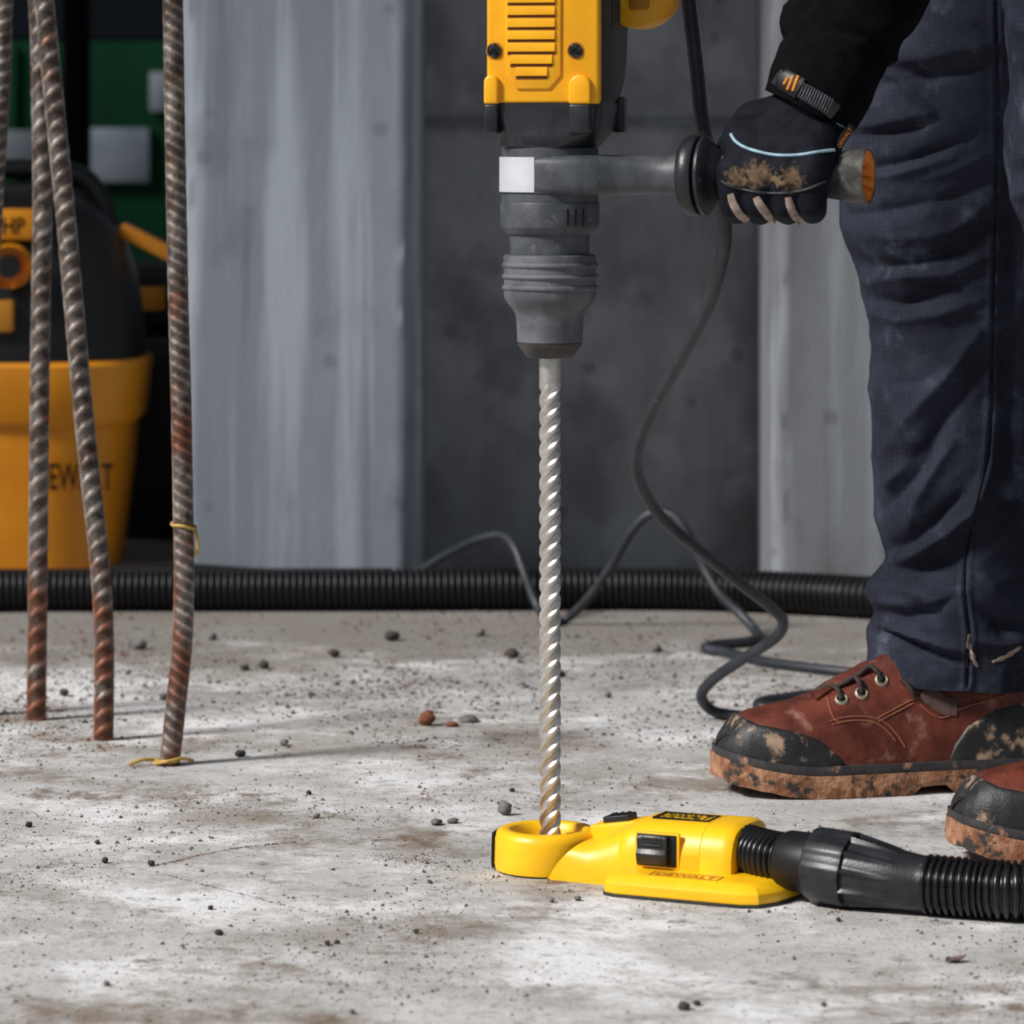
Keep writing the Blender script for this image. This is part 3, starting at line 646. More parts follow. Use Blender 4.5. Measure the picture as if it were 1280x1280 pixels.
def hlathe(tab, seg=64): return hturn(mv(lathe(tab, seg, 'x'), 0, 0, hz))
obj('clamp_flange', hlathe([(.024, .1085), (.0290, .1100), (.0315, .1125), (.0325, .116), (.0325, .1205), (.0315, .1222), (.0300, .1226), (.022, .1228), (.022, .1246)]), M['black'], RH, 40)
obj('grip_guard', hlathe([(.022, .1240), (.0300, .1244), (.0318, .1256), (.0318, .1276), (.0300, .1296), (.0250, .133), (.0205, .1370), (.0182, .142), (.0170, .143)]), M['black'], RH, 40)
gr = obj('grip', hlathe_open([(.0150, .1405), (.0180, .1415), (.0176, .150), (.0172, .19), (.0172, .216), (.0176, .224), (.0190, .232), (.0212, .242), (.0222, .252), (.0220, .2545), (.0212, .2554), (.0202, .2546)]), M['rubber_dust'], RH, 40)
oc = []
sg = 96
for r, x in ((.0203, .2547), (.0196, .2538), (.0180, .2500), (.012, .2440), (.006, .242), (.0002, .242)):
    oc.append([(x+(.0040*abs(math.sin(a*6))**.8*(1 if .006 < r < .019 else 0)), r*math.cos(a), r*math.sin(a)+hz) for a in (2*PI*j/sg for j in range(sg))])
obj('end_insert', hturn(gridgeo(oc, True)), M['orange'], gr, 35, label='orange ribbed insert in the flared grip end')
# gearbox cover (black) above the nose
yf = -.0362
xL, xR = rx(608, yf), rx(748, yf); yB = .084
def rr_ring(x0, x1, y0, y1, z, e=7, n=64):
    return [((x0+x1)/2+(x1-x0)/2*math.copysign(abs(math.cos(a))**(2/e), math.cos(a)), (y0+y1)/2+(y1-y0)/2*math.copysign(abs(math.sin(a))**(2/e), math.sin(a)), z) for a in (2*PI*j/n for j in range(n))]
gb = [rr_ring(-.0385, .0385, -.0385, .0385, rz(186), 2), rr_ring(-.0395, .0398, -.0395, .045, rz(182), 2.6), rr_ring(xL+.008, xR-.004, -.0375, .058, rz(168), 5), rr_ring(xL+.005, xR-.002, -.0365, .065, rz(158), 7), rr_ring(xL+.001, xR, yf, .07, rz(134), 9), rr_ring(xL+.001, xR, yf, .07, rz(129), 9)]
obj('gearbox_cover', gridgeo(gb, True, True, True), M['black'], RH, 40)
def boss(px0, px1, y0, y1, yc, dep, mat, dome=False):
    x0, x1 = rx(px0, yc), rx(px1, yc)
    outl = [(x0, rz(y1)), (x1, rz(y1))]
    if dome:
        r = (x1-x0)/2; zt_ = rz(y0)-r
        outl += [((x0+x1)/2+r*math.cos(a), zt_+r*math.sin(a)) for a in (PI*k/10 for k in range(11))]
    else: outl += [(x1, rz(y0)), (x0, rz(y0))]
    return prism(outl, yc, yc+dep, 'y', .0022, 3)
for p0, p1 in ((605, 622), (709.5, 736)):
    obj('boss', boss(p0, p1, 130, 167, -.0405, .02, M['black']), M['black'], RH)
obj('boss', mv(box(xR-.006, xR+.003, .050, .074, rz(167), rz(120), .003), 0, 0, 0), M['black'], RH)
# main housing: dark core with rubber side, yellow front shell
zt2 = 1.0
side = [(-.030, rz(130)), (.030, rz(129)), (.050, rz(122)), (.068, rz(105)), (.079, rz(80)), (yB, rz(45)), (.086, rz(0)), (.088, .80), (.09, zt2), (-.030, zt2)]
obj('side_panel', prism(side, xR-.008, xR+.0012, 'x', .003, 3), M['greyrubber'], RH, label='dark grey ribbed rubber side')
for k, (ya, yb_) in enumerate(((.012, .018), (.026, .031), (.038, .042))):
    obj('side_rib', box(xR+.0004, xR+.0026, ya, yb_, rz(34-k*4), .9, .0015), M['greyrubber'], RH)
obj('rear_shell', prism([(a+.004, z) for a, z in side], xL+.004, xR-.0075, 'x', .004, 3), M['yellow'], RH)
sh = obj('front_shell', box(xL, xR, yf, -.012, rz(130.5), zt2, .0035, 3), M['yellow'], RH, label='yellow front shell with louvres')
for p0, p1 in ((604.5, 623), (709, 737)):
    obj('boss', boss(p0, p1, 94, 130.5, -.0410, .02, M['yellow'], True), M['yellow'], sh)
# louvre panel
v0, v1 = rx(631, yf), rx(703, yf); ii = .0035
pan = [(v0, zt2-.02), (v0+.0012, rz(95)), (v0+.010, rz(112)), (v1-.011, rz(112)), (v1-.0015, rz(95)), (v1, zt2-.02)]
obj('vent_frame', prism(pan, yf-.0022, yf+.004, 'y', .0013, 2), M['yellow'], sh)
for k in range(20):
    y = 97-k*15.1; z = rz(y); a, b_ = rx(634.5, yf-.002), rx(693.5, yf-.002)
    if k == 0: a, b_ = rx(645, yf-.002), rx(684, yf-.002)
    if k == 1: a, b_ = rx(638, yf-.002), rx(690, yf-.002)
    if z > zt2-.04: break
    obj('vent_shade_bar', box(a, b_, yf-.0026, yf, z-.0018, z+.0006), M['ventshade'], sh)  # solid dark bar standing in for the shaded groove
    obj('louvre', prism([(yf-.0012, z+.0006), (yf-.0040, z+.0007), (yf-.0043, z+.0018), (yf-.0034, z+.0080), (yf-.0012, z+.0080)], a, b_, 'x', .0003, 1), M['yellow'], sh)
def screw(px, py):
    x = rx(px, yf); s = mv(lathe([(.0070, .0004), (.0070, -.0003), (.0066, -.0006), (.0060, -.0004), (.0058, .002)], 36, 'y', False, False), x, yf, rz(py))
    obj('screw_well', s, M['dimyellow'], sh)
    so = obj('screw', mv(lathe([(.0056, .002), (.0056, -.0012), (.0046, -.0024), (.0022, -.0028), (.0020, -.0012), (.0001, -.0012)], 30, 'y', False, False), x, yf, rz(py)), M['screw'], sh)
    for a in (0, 60, 120):
        obj('star_recess', xf(box(-.0029, .0029, -.0032, -.0024, -.0006, .0006), Matrix.Translation((x, yf, rz(py))) @ Matrix.Rotation(math.radians(a), 4, 'Y')), M['blackmatte'], so)
screw(618.5, 64.5); screw(718.5, 64.5)
# mode dial on the rear side
dial = lathe([(.001, .0), (.018, .0), (.020, .002), (.0285, .003), (.031, .0055), (.0325, .010), (.0325, .040), (.031, .043)], 60, 'y')
dl = obj('rear_dial', mv(dial, rx(800, .06), .045, rz(-16)), M['yellow'], RH, 40, label='rounded yellow rear handle end')
obj('dial_pointer', mv(box(-.008, .008, -.004, .002, -.012, .012, .002), rx(806, .06), .045, rz(-8)), M['dimyellow'], dl)
obj('top_cap', box(xL+.002, xR, -.03, .088, zt2-.002, zt2+.05, .012, 3), M['black'], RH)

# power cord, one continuous run down and over the floor
def Z(px, py, z): return G(px, py, z)
ct0 = wm(RH) @ Vector((.02, .082, 1.035))
cps = [ct0, ct0+Vector((.03, .035, .012)), ct0+Vector((.075, .05, -.05)), P(836, -330, 3.27), P(843, -190, 3.26), P(851, -90, 3.26), P(858, -20, 3.24), P(870, 80, 3.23), P(879, 160, 3.225), P(897, 225, 3.235), P(906, 280, 3.25), P(902, 325, 3.29), P(884, 385, 3.36), P(852, 447, 3.44), P(818, 508, 3.52), P(798, 560, 3.58), P(800, 602, 3.62), P(826, 646, 3.66), P(874, 688, 3.70), P(925, 729, 3.74), P(968, 763, 3.78), P(979, 779, 3.80), P(968, 798, 3.82), P(928, 824, 3.86), P(893, 848, 3.90), P(877, 868, 3.92), P(886, 885, 3.94), Z(908, 893, .0056), Z(960, 896, .0056), Z(1040, 892, .0056),
       Z(1110, 874, .0056), Z(1090, 862, .0056), Z(1035, 866, .0056), Z(985, 872, .0056), Z(950, 878, .0056), Z(955, 884, .0056), Z(1000, 880, .006), Z(1060, 868, .0056), Z(1130, 856, .0056), Z(1150, 848, .0056), Z(1090, 843, .0056), Z(1020, 836, .0056), Z(955, 827, .0056), Z(905, 815, .0056), Z(882, 811, .0056), Z(895, 806, .0056), Z(935, 802, .0056), Z(947, 794, .008), P(930, 772, 4.56), P(898, 740, 4.58), P(875, 700, 4.60), P(858, 664, 4.60), P(838, 643, 4.61), P(812, 643, 4.62), P(790, 664, 4.63), P(765, 706, 4.65), P(735, 748, 4.67), Z(706, 775, .0056), Z(688, 778, .0056), P(672, 758, 4.70), P(656, 718, 4.72), P(644, 686, 4.74), P(628, 670, 4.77), P(600, 674, 4.80), P(560, 693, 4.86), P(528, 712, 4.895), P(500, 728, 4.905), P(470, 742, 4.90)]
cp = Path(spline(cps, 10))
obj('power_cord', sweep(cp, [(s, .0056+.0004*max(0, math.sin(s*3))) for s in cp.s], 14), M['cord'], RH, 60, True, 'black rubber power cord trailing over the floor')

# ------------------------------------------------------------------ person
PE = thing('person', 'person in navy work trousers, black fleece, gloves and muddy red-brown boots', 'person', (.48, 3.40, 0))

# boots -------------------------------------------------------------------------------------------
BW = [(0, .0), (.001, .010), (.004, .020), (.010, .0295), (.02, .0375), (.035, .0440), (.06, .0495), (.10, .0520), (.15, .0475), (.20, .0415), (.25, .0395), (.285, .0365), (.305, .0290), (.315, .0185), (.3195, .008), (.321, .0)]
BT = [(0, .050), (.004, .060), (.012, .067), (.03, .0725), (.06, .0785), (.09, .0870), (.11, .0960), (.13, .1070), (.15, .1180), (.18, .136), (.21, .152), (.26, .165), (.321, .165)]
def lift(s): return .0165*max(0, (.085-s)/.085)**1.7
def lean(s, q): return 0
def upper(s, a, off=0.0):
    def f(s, a):
        wv = max(.0004, lerp_tab(BW, s)-.002); z0 = .026+lift(s)*.85; zt_ = lerp_tab(BT, s) if s < .02 else smooth_tab(BT, s)
        zt_ = max(zt_, z0+.004)
        e = 2.9 if s < .08 else max(2.1, 2.9-(s-.08)*9)
        ca, sa = math.cos(a), math.sin(a)
        hh = abs(sa)**(2/e)
        nar = 1-.30*min(1, max(0, (s-.05)/.1))*hh                 # instep narrows upward
        x = s
        if s < .03: x = s+.012*hh**2*(1-s/.03)                      # toe leans back
        if s > .27: x = s-.012*hh*(s-.27)/.05
        return Vector((x, wv*nar*math.copysign(abs(ca)**(2/e), ca), z0+(zt_-z0)*hh))
    p = f(s, a)
    if off:
        e_ = .0015
        du = f(min(.3205, s+e_), a)-f(max(.0003, s-e_), a); dv = f(s, min(PI, a+.02))-f(s, max(0, a-.02))
        n = du.cross(dv)
        if n.length > 1e-12:
            n.normalize()
            c = Vector((.16, 0, .05))
            if n.dot(p-Vector((min(max(s, .03), .28), 0, .045))) < 0: n = -n
            p = p+n*off
    return p
SS = [0.0004, .001, .002, .004, .007, .010, .014, .019, .025, .032]+[.04+i*.008 for i in range(30)]+[.280, .287, .293, .299, .304, .308, .312, .3155, .318, .3195, .3205]
def boot_parts():
    out = {}
    nA = 48
    rows = [[upper(s, PI*j/nA)+Vector((0, 0, 0)) for j in range(nA+1)] for s in SS]
    # leather creases across the vamp
    for r in rows:
        for p in r:
            k = math.exp(-((p.x-.105)/.03)**2)
            p.z += k*.0005*math.sin(p.x*300+p.y*60+2*noise.noise(p*60))+.0004*noise.noise(p*90)
    out['upper'] = gridgeo(rows, False, False, False)
    def patch(s0, s1, hi, ns=40, na=16, off=.0022):
        gs = []
        for side in (0, 1):
            rr = []
            for i in range(ns+1):
                s = s0+(s1-s0)*(i/ns)**(1.6 if s0 < .05 else 1); am = hi(s); row = []
                for j in range(na+1):
                    a = am*j/na; aa = a if side == 0 else PI-a
                    edge = (1 if am > PI/2-.01 else min(1, (1-j/na)*6))*min(1, (1-i/ns if s0 < .05 else i/ns)*10)
                    row.append(upper(s, aa, -.001+(off+.001)*min(1, edge)**.5))
                rr.append(row)
            gs.append(gridgeo(rr, False))
        return join(*gs)
    def asinf(fr): return math.asin(max(0.02, min(1, fr))**1.3)
    out['toe'] = patch(.0004, .108, lambda s: PI/2 if s < .016 else asinf(lerp_tab([(.016, 1), (.03, .80), (.066, .56), (.085, .38), (.100, .16), (.108, .02)], s)))
    out['heel'] = patch(.205, .3203, lambda s: asinf(lerp_tab([(.205, .03), (.212, .20), (.225, .33), (.25, .42), (.29, .46), (.321, .46)], s)))
    def slab(z0f, z1f, grow, wob, seedv):
        rows = []
        for s in SS:
            sx = .1605+(s-.1605)*(1+grow/.16); wv = lerp_tab(BW, s)+grow*min(1, lerp_tab(BW, s)/.012)
            zb, zt_ = z0f(s), z1f(s); row = []
            for y, z in [(-1, 0), (-1.01, .25), (-1.015, .5), (-1.01, .75), (-1, 1), (-.5, 1.0), (0, 1), (.5, 1), (1, 1), (1.01, .75), (1.015, .5), (1.01, .25), (1, 0), (.5, 0), (0, 0), (-.5, 0)]:
                p = Vector((sx, y*wv, zb+(zt_-zb)*z))
                q = noise.noise(p*70+Vector((seedv, 0, 0)))+.6*noise.noise(p*190+Vector((0, seedv, 0)))
                p.y += math.copysign(wob*q, y) if abs(y) > .9 else 0
                if z == 0: p.z = max(p.z-wob*.3, p.z+wob*.7*q) if zb > .004 else max(.0002, p.z+wob*.5*max(0, q))
                if s < .01: p.x += wob*q*.8
                row.append(p)
            rows.append(row)
        return gridgeo(rows, True, True, True)
    def zb(s):
        if .168 < s < .208: return .0075
        return lift(s)*1.0
    out['sole'] = slab(zb, lambda s: .0205+lift(s)*.95, .0042, .0032, 3.0)
    out['welt'] = slab(lambda s: .019+lift(s)*.93, lambda s: .0285+lift(s)*.86, .0030, .0005, 8.0)
    lug = []
    for k in range(13):
        s = .03+k*.0105
        if s > .165: break
        for sd in (-1, 1):
            w_ = lerp_tab(BW, s)+.0042
            lug.append(box(s, s+.0065, sd*w_-.004 if sd > 0 else -w_-.0018, sd*w_+.0018 if sd > 0 else -w_+.004, lift(s)+.0005, .011+lift(s), .0012))
    out['lug'] = lug
    return out
BP = boot_parts()
def boot(loc, rz_, mirror, label):
    me = meshof('boot', BP['upper'], 60); me.materials.append(M['leather'])
    o = obj('boot', None, None, PE, mesh=me, label=label)
    o.location = Vector(loc)-PE.location; o.rotation_euler = (0, 0, rz_)
    if mirror: o.scale = (1, -1, 1)
    obj('toe_cap', BP['toe'], M['bootblack'], o, 50, label='scuffed black toe cap')
    obj('heel_counter', BP['heel'], M['bootblack'], o, 50, label='black heel counter')
    obj('sole', BP['sole'], M['mud'], o, 50, label='sole caked with orange mud')
    obj('welt', BP['welt'], M['midsole'], o, 50)
    return o
toe1 = P(896, 950, 3.515)
b1 = boot((toe1.x, 3.505, 0), math.radians(11), False, 'muddy red-brown leather boot, fully in view under the trouser hem')
b2p = P(1195, 1040, 3.16)
b2 = boot((b2p.x, 3.175, 0), math.radians(9), True, 'muddy boot beside the corrugated hose, only its toe showing')
for bo in (b1, b2):
    for lg in BP['lug']: obj('lug', lg, M['mud'], bo)
# details on the boot in full view
ug = xf(BP['upper'], wm(b1)); ub = bvh_of(ug)
def world_child(name, g, mat, par, sm=50, label=None): return obj(name, g, mat, par, sm, True, label)
for (ex, ey) in ((1052, 874), (1077, 866.5), (1102, 850)):
    h, n = hit(ub, ex, ey); q = n.to_track_quat('Z', 'Y').to_matrix().to_4x4(); q.translation = h
    tor = lathe([(.0034, -.001), (.0036, .0008), (.0048, .0016), (.0060, .0010), (.0066, -.001)], 28, 'z', False, False)
    world_child('eyelet', xf(tor, q), M['eyelet'], b1)
    world_child('eyelet_hole', xf(lathe([(.0036, -.0005), (.0036, .0004), (.0001, .0004)], 20), q), M['lace'], b1)
def lace(pix, depth_lift):
    pts = []
    for (x, y), lf in zip(pix, depth_lift):
        h, n = hit(ub, x, y); pts.append(h+n*lf)
    return tube(pts, .0024, 10, 8)
world_child('lace', lace([(1052, 874), (1048, 866), (1040, 862), (1028, 864), (1020, 868)], (.001, .005, .004, .003, .002)), M['lace'], b1)
world_child('lace', lace([(1077, 866), (1074, 857), (1069, 851), (1058, 856), (1046, 861)], (.001, .005, .005, .003, .002)), M['lace'], b1)
world_child('lace', lace([(1102, 850), (1097, 843), (1089, 838), (1082, 841), (1074, 846)], (.001, .005, .006, .004, .002)), M['lace'], b1)
world_child('lace', lace([(1126, 851), (1133, 857), (1139, 866), (1142, 872)], (.003, .004, .004, .002)), M['lace'], b1)
world_child('tongue', surf_ribbon(ub, [(1018, 872), (1034, 861), (1052, 851), (1070, 842), (1086, 833)], 11, .004), M['leather'], b1)
for pl in ([(1037, 902), (1060, 896), (1090, 897), (1110, 906), (1124, 922), (1131, 934)], [(1040, 906), (1062, 901), (1088, 902), (1106, 911), (1119, 926)],
           [(1095, 899), (1115, 888), (1140, 875), (1160, 868)], [(1098, 902), (1117, 892), (1142, 879)], [(1146, 874), (1158, 888), (1178, 898), (1205, 884), (1240, 874), (1275, 862)], [(1034, 872), (1037, 885), (1042, 898), (1048, 902)]):
    world_child('stitching', surf_tube(ub, pl, .0007, .0004, 6, 6), M['stitch'], b1)
world_child('collar_patch', surf_ribbon(ub, [(1152, 866), (1165, 872), (1180, 882), (1196, 884)], 22, .0016), M['collar'], b1)

# trousers ----------------------------------------------------------------------------------------
def polydist(px, py, pl):
    best = (1e9, 0, 0); acc = 0; tot = sum(math.dist(a, b) for a, b in zip(pl, pl[1:]))
    for (ax, ay), (bx, by) in zip(pl, pl[1:]):
        dx, dy = bx-ax, by-ay; L2 = dx*dx+dy*dy; t = max(0, min(1, ((px-ax)*dx+(py-ay)*dy)/L2))
        qx, qy = ax+t*dx-px, ay+t*dy-py; d = qx*qx+qy*qy
        L = math.sqrt(L2)
        if d < best[0]: best = (d, (acc+t*L)/tot, t)
        acc += L
    return math.sqrt(best[0]), best[1]
# (polyline, width px, height m, asymmetry): ridges are positive, valleys negative
FOLDS = [
 ([(1075, 95), (1110, 78), (1165, 72), (1250, 52)], 13, .007), ([(1085, 110), (1150, 98), (1230, 84)], 12, -.005),
 ([(1105, 88), (1135, 108), (1170, 146)], 10, .005), ([(1120, 80), (1160, 100), (1200, 140)], 12, -.003),
 ([(1060, 172), (1100, 168), (1150, 160), (1172, 150)], 9, -.006), ([(1058, 160), (1100, 155), (1160, 142)], 9, .004),
 ([(1065, 214), (1120, 206), (1170, 190), (1220, 170)], 10, -.006), ([(1065, 226), (1130, 215), (1190, 196)], 10, .005),
 ([(1150, 225), (1190, 215), (1240, 190)], 8, .003), ([(1060, 270), (1120, 262), (1200, 245), (1240, 225)], 12, -.004),
 ([(1070, 290), (1130, 300), (1190, 290), (1240, 250)], 18, .005),
 ([(1085, 330), (1120, 335), (1180, 318), (1240, 278)], 16, -.007), ([(1088, 352), (1130, 345), (1185, 345), (1235, 320)], 11, .006),
 ([(1092, 372), (1125, 382), (1160, 372), (1200, 350)], 14, -.008), ([(1086, 392), (1130, 400), (1180, 392), (1232, 372)], 12, .005),
 ([(1096, 480), (1150, 478), (1200, 450)], 12, -.002), ([(1110, 560), (1140, 520), (1185, 470), (1235, 400)], 17, .006),
 ([(1130, 590), (1165, 545), (1205, 490), (1238, 440)], 14, -.005), ([(1103, 640), (1130, 610), (1150, 585), (1175, 540)], 13, -.007),
 ([(1135, 665), (1150, 625), (1168, 590), (1190, 555)], 12, .005), ([(1112, 612), (1118, 600), (1132, 582)], 9, .005),
 ([(1118, 706), (1150, 692), (1185, 668), (1215, 640), (1237, 585)], 13, .010), ([(1130, 722), (1160, 708), (1195, 690), (1225, 655)], 15, -.009),
 ([(1105, 690), (1130, 680), (1165, 655), (1205, 618)], 12, -.008), ([(1092, 735), (1120, 728), (1160, 745), (1195, 770)], 14, .007),
 ([(1096, 762), (1130, 770), (1165, 765), (1195, 745)], 10, -.005), ([(1100, 752), (1135, 755), (1160, 790)], 9, .004),
 ([(1088, 786), (1130, 802), (1170, 818), (1206, 828)], 7, -.008), ([(1090, 774), (1130, 790), (1175, 806), (1205, 815)], 8, .005),
 ([(1215, 700), (1245, 740), (1282, 770)], 14, .006), ([(1225, 760), (1255, 790), (1285, 778)], 12, -.006), ([(1220, 800), (1250, 806), (1285, 800)], 10, .006),
 ([(1250, 120), (1262, 300), (1258, 450), (1262, 620)], 16, -.006),
]
SEAM = [(1246, -120), (1246, 0), (1247, 150), (1243, 300), (1240, 420), (1240, 510), (1234, 575), (1218, 640), (1207, 700), (1206, 740), (1212, 790), (1209, 856)]
def leg(Lt, Rt, dt, bt, ztop, zbot, folds, seedv, zhem=None, nz=360, na=300):
    rows = []
    for i in range(nz+1):
        z = zbot+(ztop-zbot)*i/nz
        dc = smooth_tab(dt, z); py = HORY+(CAMH-z)*FPX/dc
        xl_, xr_ = smooth_tab(Lt, py), smooth_tab(Rt, py)
        cxx = ((xl_+xr_)/2-640)/FPX*dc; a_ = (xr_-xl_)/2/FPX*dc; b_ = smooth_tab(bt, z)
        row = []
        for j in range(na):
            u = j/na; th = 2*PI*(u+.06*math.sin(4*PI*u)/1.6)              # denser on front/back
            e = 2.25
            ct_, st_ = math.cos(th), math.sin(th)
            p = Vector((cxx+a_*math.copysign(abs(ct_)**(2/e), ct_), dc+b_*math.copysign(abs(st_)**(2/e), st_), z))
            nrm = Vector((ct_/a_, st_/b_, 0)).normalized()
            if zhem and i < nz*.25: p.z += zhem(ct_, st_)*(1-i/(nz*.25))**2
            dsp = 0
            q = Vector((p.x*9+seedv, p.y*9, p.z*13)); back = .5+.5*math.tanh((st_+.1)*6)
            w_ = noise.noise(q+Vector((2*p.z, 0, 0)))
            dsp += (.0035*back+.0012)*(1-2*abs(w_))*.9+.0022*(1-2*abs(noise.noise(Vector(((p.x-.8*p.z)*20+seedv, p.y*20, (p.z+.4*p.x)*24)))))+.0005*noise.noise(p*120)
            if folds and back < .98:
                X, Y = project(p); wt = 1-back; acc = 0
                for pl, wd_, hh in folds:
                    if Y < min(v[1] for v in pl)-45 or Y > max(v[1] for v in pl)+45: continue
                    dd, sg_ = polydist(X, Y, pl)
                    if dd < 3.2*wd_: acc += hh*1.4*math.exp(-(dd/wd_)**1.45*1.5)*max(0, math.sin(PI*(.06+.88*sg_)))**.7
                dsp += wt*acc
                dd, sg_ = polydist(X, Y, SEAM)
                if dd < 14: dsp += wt*(.0016*math.exp(-((dd-5)/3.5)**2)-.0022*math.exp(-(dd/1.6)**2))
            row.append(p+nrm*dsp)
        rows.append(row)
    g = gridgeo(rows, True, False, True)
    # turned-in hem
    inner = [[Vector(p) for p in rows[0]], [Vector((p.x+(.44-p.x)*.05, p.y+(smooth_tab(dt, zbot)-p.y)*.05, p.z+.001)) for p in rows[0]], [Vector((p.x+(.44-p.x)*.06, p.y+(smooth_tab(dt, zbot)-p.y)*.06, p.z+.03)) for p in rows[0]]]
    return g, gridgeo(inner, True), rows
Lf = [(-420, 1180), (-300, 1172), (-120, 1150), (0, 1128), (80, 1098), (160, 1066), (220, 1056), (270, 1053), (300, 1061), (330, 1074), (370, 1085), (400, 1090), (500, 1094), (600, 1099), (650, 1101), (680, 1109), (700, 1114), (716, 1103), (730, 1091), (748, 1092), (768, 1099), (790, 1091), (820, 1088), (845, 1086), (880, 1086)]
Rf = [(-420, 1480), (-120, 1440), (0, 1415), (200, 1378), (350, 1352), (500, 1335), (600, 1322), (700, 1308), (760, 1300), (800, 1296), (880, 1294)]
df = [(0, 3.575), (.10, 3.572), (.3, 3.56), (.5, 3.53), (.8, 3.49), (1.1, 3.45)]
bf = [(0, .070), (.10, .070), (.25, .076), (.5, .082), (.8, .098), (1.1, .110)]
g1, h1, rows1 = leg(Lf, Rf, df, bf, .95, .104, FOLDS, 2.0, lambda c_, s_: -.012*max(0, -s_)-.010*max(0, c_))
Ln = [(-420, 1245), (-120, 1256), (0, 1262), (20, 1267), (60, 1266), (110, 1270), (160, 1264), (230, 1264), (265, 1270), (290, 1282), (350, 1292), (500, 1340), (700, 1400), (950, 1455), (1000, 1457)]
Rn = [(-420, 1560), (-120, 1555), (0, 1550), (300, 1560), (500, 1590), (700, 1630), (1000, 1660)]
dn = [(0, 3.205), (.2, 3.20), (.4, 3.14), (.6, 3.09), (.8, 3.08), (1.1, 3.18)]
bn = [(0, .068), (.10, .068), (.3, .074), (.6, .082), (1.1, .10)]
FN = [([(1262, 20), (1290, 40), (1340, 50)], 14, .006), ([(1264, 120), (1300, 140), (1350, 150)], 16, .006), ([(1270, 90), (1310, 100)], 10, -.005), ([(1266, 250), (1290, 240), (1340, 230)], 12, .006), ([(1272, 215), (1310, 205)], 12, -.005)]
g2, h2, rows2 = leg(Ln, Rn, dn, bn, .95, .095, FN, 9.0, None, 220, 180)
hip = []
for z, cx_, cy_, a_, b_ in ((.80, .50, 3.35, .10, .19), (.86, .505, 3.35, .125, .215), (.95, .51, 3.35, .13, .205), (1.03, .51, 3.35, .125, .190), (1.05, .51, 3.35, .12, .185)):
    hip.append([(cx_+a_*math.copysign(abs(math.cos(t))**.8, math.cos(t)), cy_+b_*math.copysign(abs(math.sin(t))**.8, math.sin(t)), z) for t in (2*PI*j/48 for j in range(48))])
tro = obj('trousers', join(g1, h1, g2, h2, gridgeo(hip, True, True, True)), M['denim'], PE, 80, True, 'navy ripstop work trousers, creased, with muddy hem')
tb = bvh_of(g1)
obj('side_seam', surf_tube(tb, [(x-1.5, y) for x, y in SEAM if y > 20], .0007, -.0001, 6, 10), M['seam'], tro, 60, True)
obj('hem_stitching', surf_tube(tb, [(1090, 799), (1120, 811), (1160, 824), (1206, 836)], .0006, 0, 6, 8), M['seam'], tro, 60, True)
for pl in ([(1212, 792), (1211, 806), (1216, 822), (1222, 834)], [(1240, 828), (1258, 820), (1276, 808)]):
    obj('mud_smear', surf_ribbon(tb, pl, 7, .0009, 8, 6, lambda f: .25+.75*math.sin(PI*f)**.6*(.7+.3*math.sin(f*23)), .002), M['gusset'], tro, 60, True, 'dried tan mud on the hem')

# jacket: sleeve, shoulder and trunk ---------------------------------------------------------------
HD = 3.082
sp_ = [P(1012, 138, HD), P(1022, 116, HD), P(1036, 82, HD+.008), P(1052, 40, HD+.025), P(1072, 0, HD+.045), P(1100, -70, HD+.085), P(1135, -200, HD+.13), P(1165, -480, 3.25), Vector((.43, 3.27, 1.28)), Vector((.45, 3.28, 1.36))]
sl = Path(spline(sp_, 14))
srad = [(0, .0385), (.012, .0405), (.03, .0415), (.048, .0420), (.054, .0415), (.062, .0440), (.075, .0460), (.095, .0470), (.12, .0490), (.2, .055), (.4, .062), (.7, .072), (1.0, .08)]
def srm(s, a):
    c_, t, u, v = sl.at(s); p = c_+(u*math.cos(a)+v*math.sin(a))*.045
    return .0048*(1-2*abs(noise.noise(Vector((p.x*14, p.y*14, p.z*34)))))*(.3 if s < .045 else 1)+.0012*noise.noise(p*60)-(.0055*math.exp(-((s-.054+.006*math.cos(a+1))/.0045)**2))
ns = 420
slg = sweep(sl, [(.006, .031), (.001, .037)]+[(sl.L*i/ns, smooth_tab(srad, sl.L*i/ns)) for i in range(ns+1)], 96, srm)
trunk = []
for z, cx_, cy_, a_, b_ in ((.98, .50, 3.35, .13, .205), (1.06, .49, 3.35, .135, .20), (1.18, .46, 3.35, .13, .20), (1.30, .43, 3.35, .125, .21), (1.38, .41, 3.36, .10, .18), (1.42, .40, 3.36, .07, .09), (1.45, .395, 3.36, .065, .07)):
    trunk.append([(cx_+a_*math.cos(t), cy_+b_*math.sin(t), z) for t in (2*PI*j/48 for j in range(48))])
obj('jacket', join(slg, gridgeo(trunk, True, True, True)), M['fleece'], PE, 80, True, 'black fleece sleeve')

